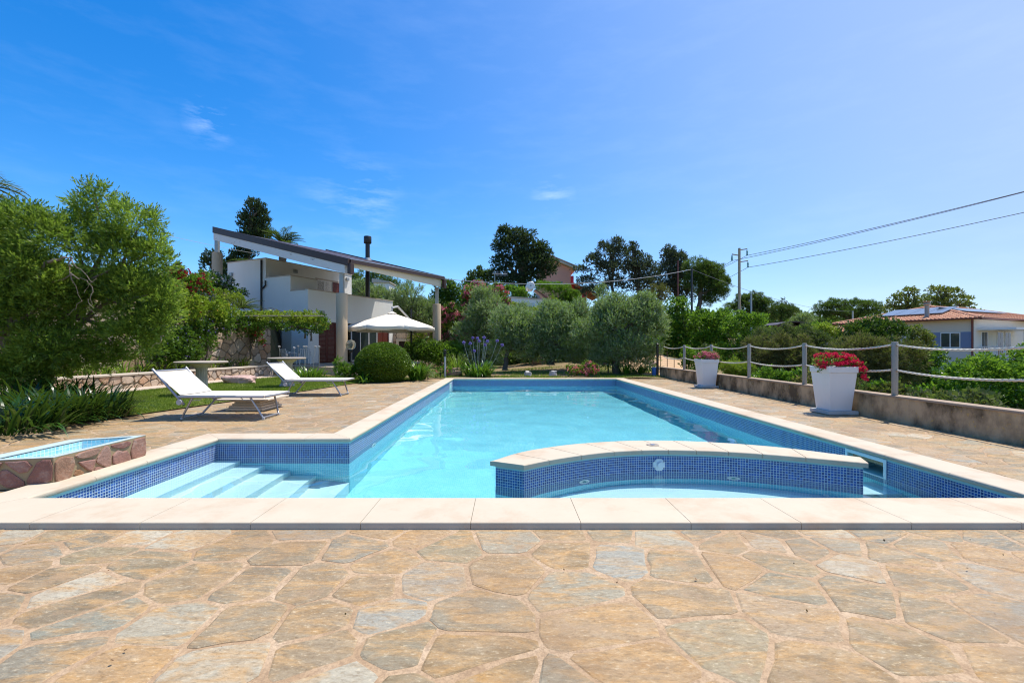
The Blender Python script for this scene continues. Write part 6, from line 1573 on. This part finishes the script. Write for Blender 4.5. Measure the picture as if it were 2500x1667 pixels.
# poles and wires
def pole(px_, y0, y1, Y, r, m, name, label, cat='pole'):
    t_ = W(px_, y0, Y); b = min(W(px_, y1, Y).z, float(terr(t_.x, Y))); e = empty(name, (t_.x, Y, b), label, cat); MB().tube([(t_.x, Y, b), (t_.x, Y, t_.z)], [r*1.25, r], 10).build('shaft', m, e, smooth=True); return e, t_
pole(1655, 636, 760, 46, .06, M['gutter'], 'red_pole', 'thin rust-red pole among the ridge cypresses')
eb, tb = pole(1689, 656, 760, 33, .07, M['black'], 'black_pole', 'dark cable pole in front of the umbrella pine')
pole(1834, 716, 800, 40, .07, M['steel'], 'grey_pole', 'short pale grey pole right of the electricity pole')
pole(2082, 759, 800, 60, .09, M['dry_w'] if 'dry_w' in M else M['beige'], 'small_pole', 'short ochre pole before the flat umbrella pine')
M['polec'] = weather('ochre_pole', (.42,.35,.23), (.25,.17,.08), 1, .5)
ep, tp = pole(1805, 606, 800, 50, .13, M['polec'], 'electricity_pole', 'tall electricity pole with three insulators standing on the right skyline')
ins = []
for (dy, x0_, x1_) in ((0.0, 0, 19), (13, -18, 0), (29, 0, 21)):
    z = tp.z-dy/F*50-.1; xe = tp.x+(x1_ if x1_ else x0_)/F*50
    mb = MB(); mb.bar((tp.x, 50, z-.12), (xe, 50, z+.02), .09, .10); mb.build('crossarm', M['polec'], ep)
    mb = MB(); mb.lathe([(.03, 0), (.03, -.12), (.10, -.2), (.05, -.26), (.12, -.34), (.05, -.40), (.12, -.48), (.05, -.54), (.12, -.62), (.03, -.70)], (xe, 50, z), 12); mb.build('insulator', M['teal'], ep, smooth=True); ins.append(Vector((xe, 50, z-.7)))
def cable(a, b, sag, r, name, label, m='black', cat='cable', group=None, n=40):
    a, b = Vector(a), Vector(b); pts = [a.lerp(b, k/n)-Vector((0, 0, sag*4*(k/n)*(1-k/n))) for k in range(n+1)]
    return tag(MB().tube(pts, r, 5).build(name, M[m], None, smooth=True), label, cat, group)
WG = 'power lines'
M['wire'] = simple('wire', (.12,.13,.16), .6); M['cablew'] = simple('pale_cable', (.45,.45,.45), .5)
for i, (q, far, lab) in enumerate(zip(ins, ((2139, 550), (2152, 550), (2333, 550)), ('upper power line from the top right insulator of the pole', 'power line from the left insulator, just below the upper one', 'lowest power line running to the right edge'))):
    Yn = 28; s_ = (far[1]-((HY-(q.z-CH)/q.y*F)))/(far[0]-(VX+q.x/q.y*F)); px0 = VX+q.x/q.y*F; py0 = HY-(q.z-CH)/q.y*F; pe = 2800; cable(q, W(pe, py0+s_*(pe-px0)*1.02, Yn), .25, .026, 'power_line', lab, 'wire', group=WG)
    cable(q, W(1560+10*i, 730+14*i, 110), .8, .025, 'power_line', ['highest far span of power line left of the tall pole', 'middle far span of power line left of the tall pole', 'lowest far span of power line left of the tall pole'][i], 'wire', group='far spans of the power line')
villaC = Vector((*V2(6.9, -.65), RZ(6.9, -.65)-.1))
cable(tb-Vector((0, 0, .05)), villaC, .62, .018, 'service_cable', 'pale cable sagging from the villa roof corner to the dark pole', 'cablew')
cable(tb-Vector((0, 0, .05)), W(2082, 760, 60), .8, .014, 'service_cable', 'cable descending from the dark pole to the right', 'wire')
cable(W(395, 572, 26), W(640, 622, 34), .05, .010, 'service_cable', 'thin pale cable between the big olive and the villa roof', 'cablew')
# wire fence beside the sandy bank
wf = empty('wire_fence', (W(1600, 0, 18.2).x, 18.2, .1), 'rusty wire mesh fence on thin stakes beside the sandy bank', 'fence')
M['rust'] = simple('rusty_iron', (.09,.05,.03), .8)
stk = [W(1596, 842, 19.2), W(1613, 842, 18.3), W(1629, 858, 18.8), W(1646, 870, 19.6)]
for q in stk: MB().tube([(q.x, q.y, 0), (q.x, q.y, q.z)], .014, 6).build('stake', M['rust'], wf)
mb = MB()
for k in range(10):
    for a, b in zip(stk[:-1], stk[1:]): mb.tube([(a.x, a.y, .1+.09*k), (b.x, b.y, .1+.09*k)], .003, 3, False)
mb.build('mesh_wire', M['rust'], wf)['kind'] = 'stuff'
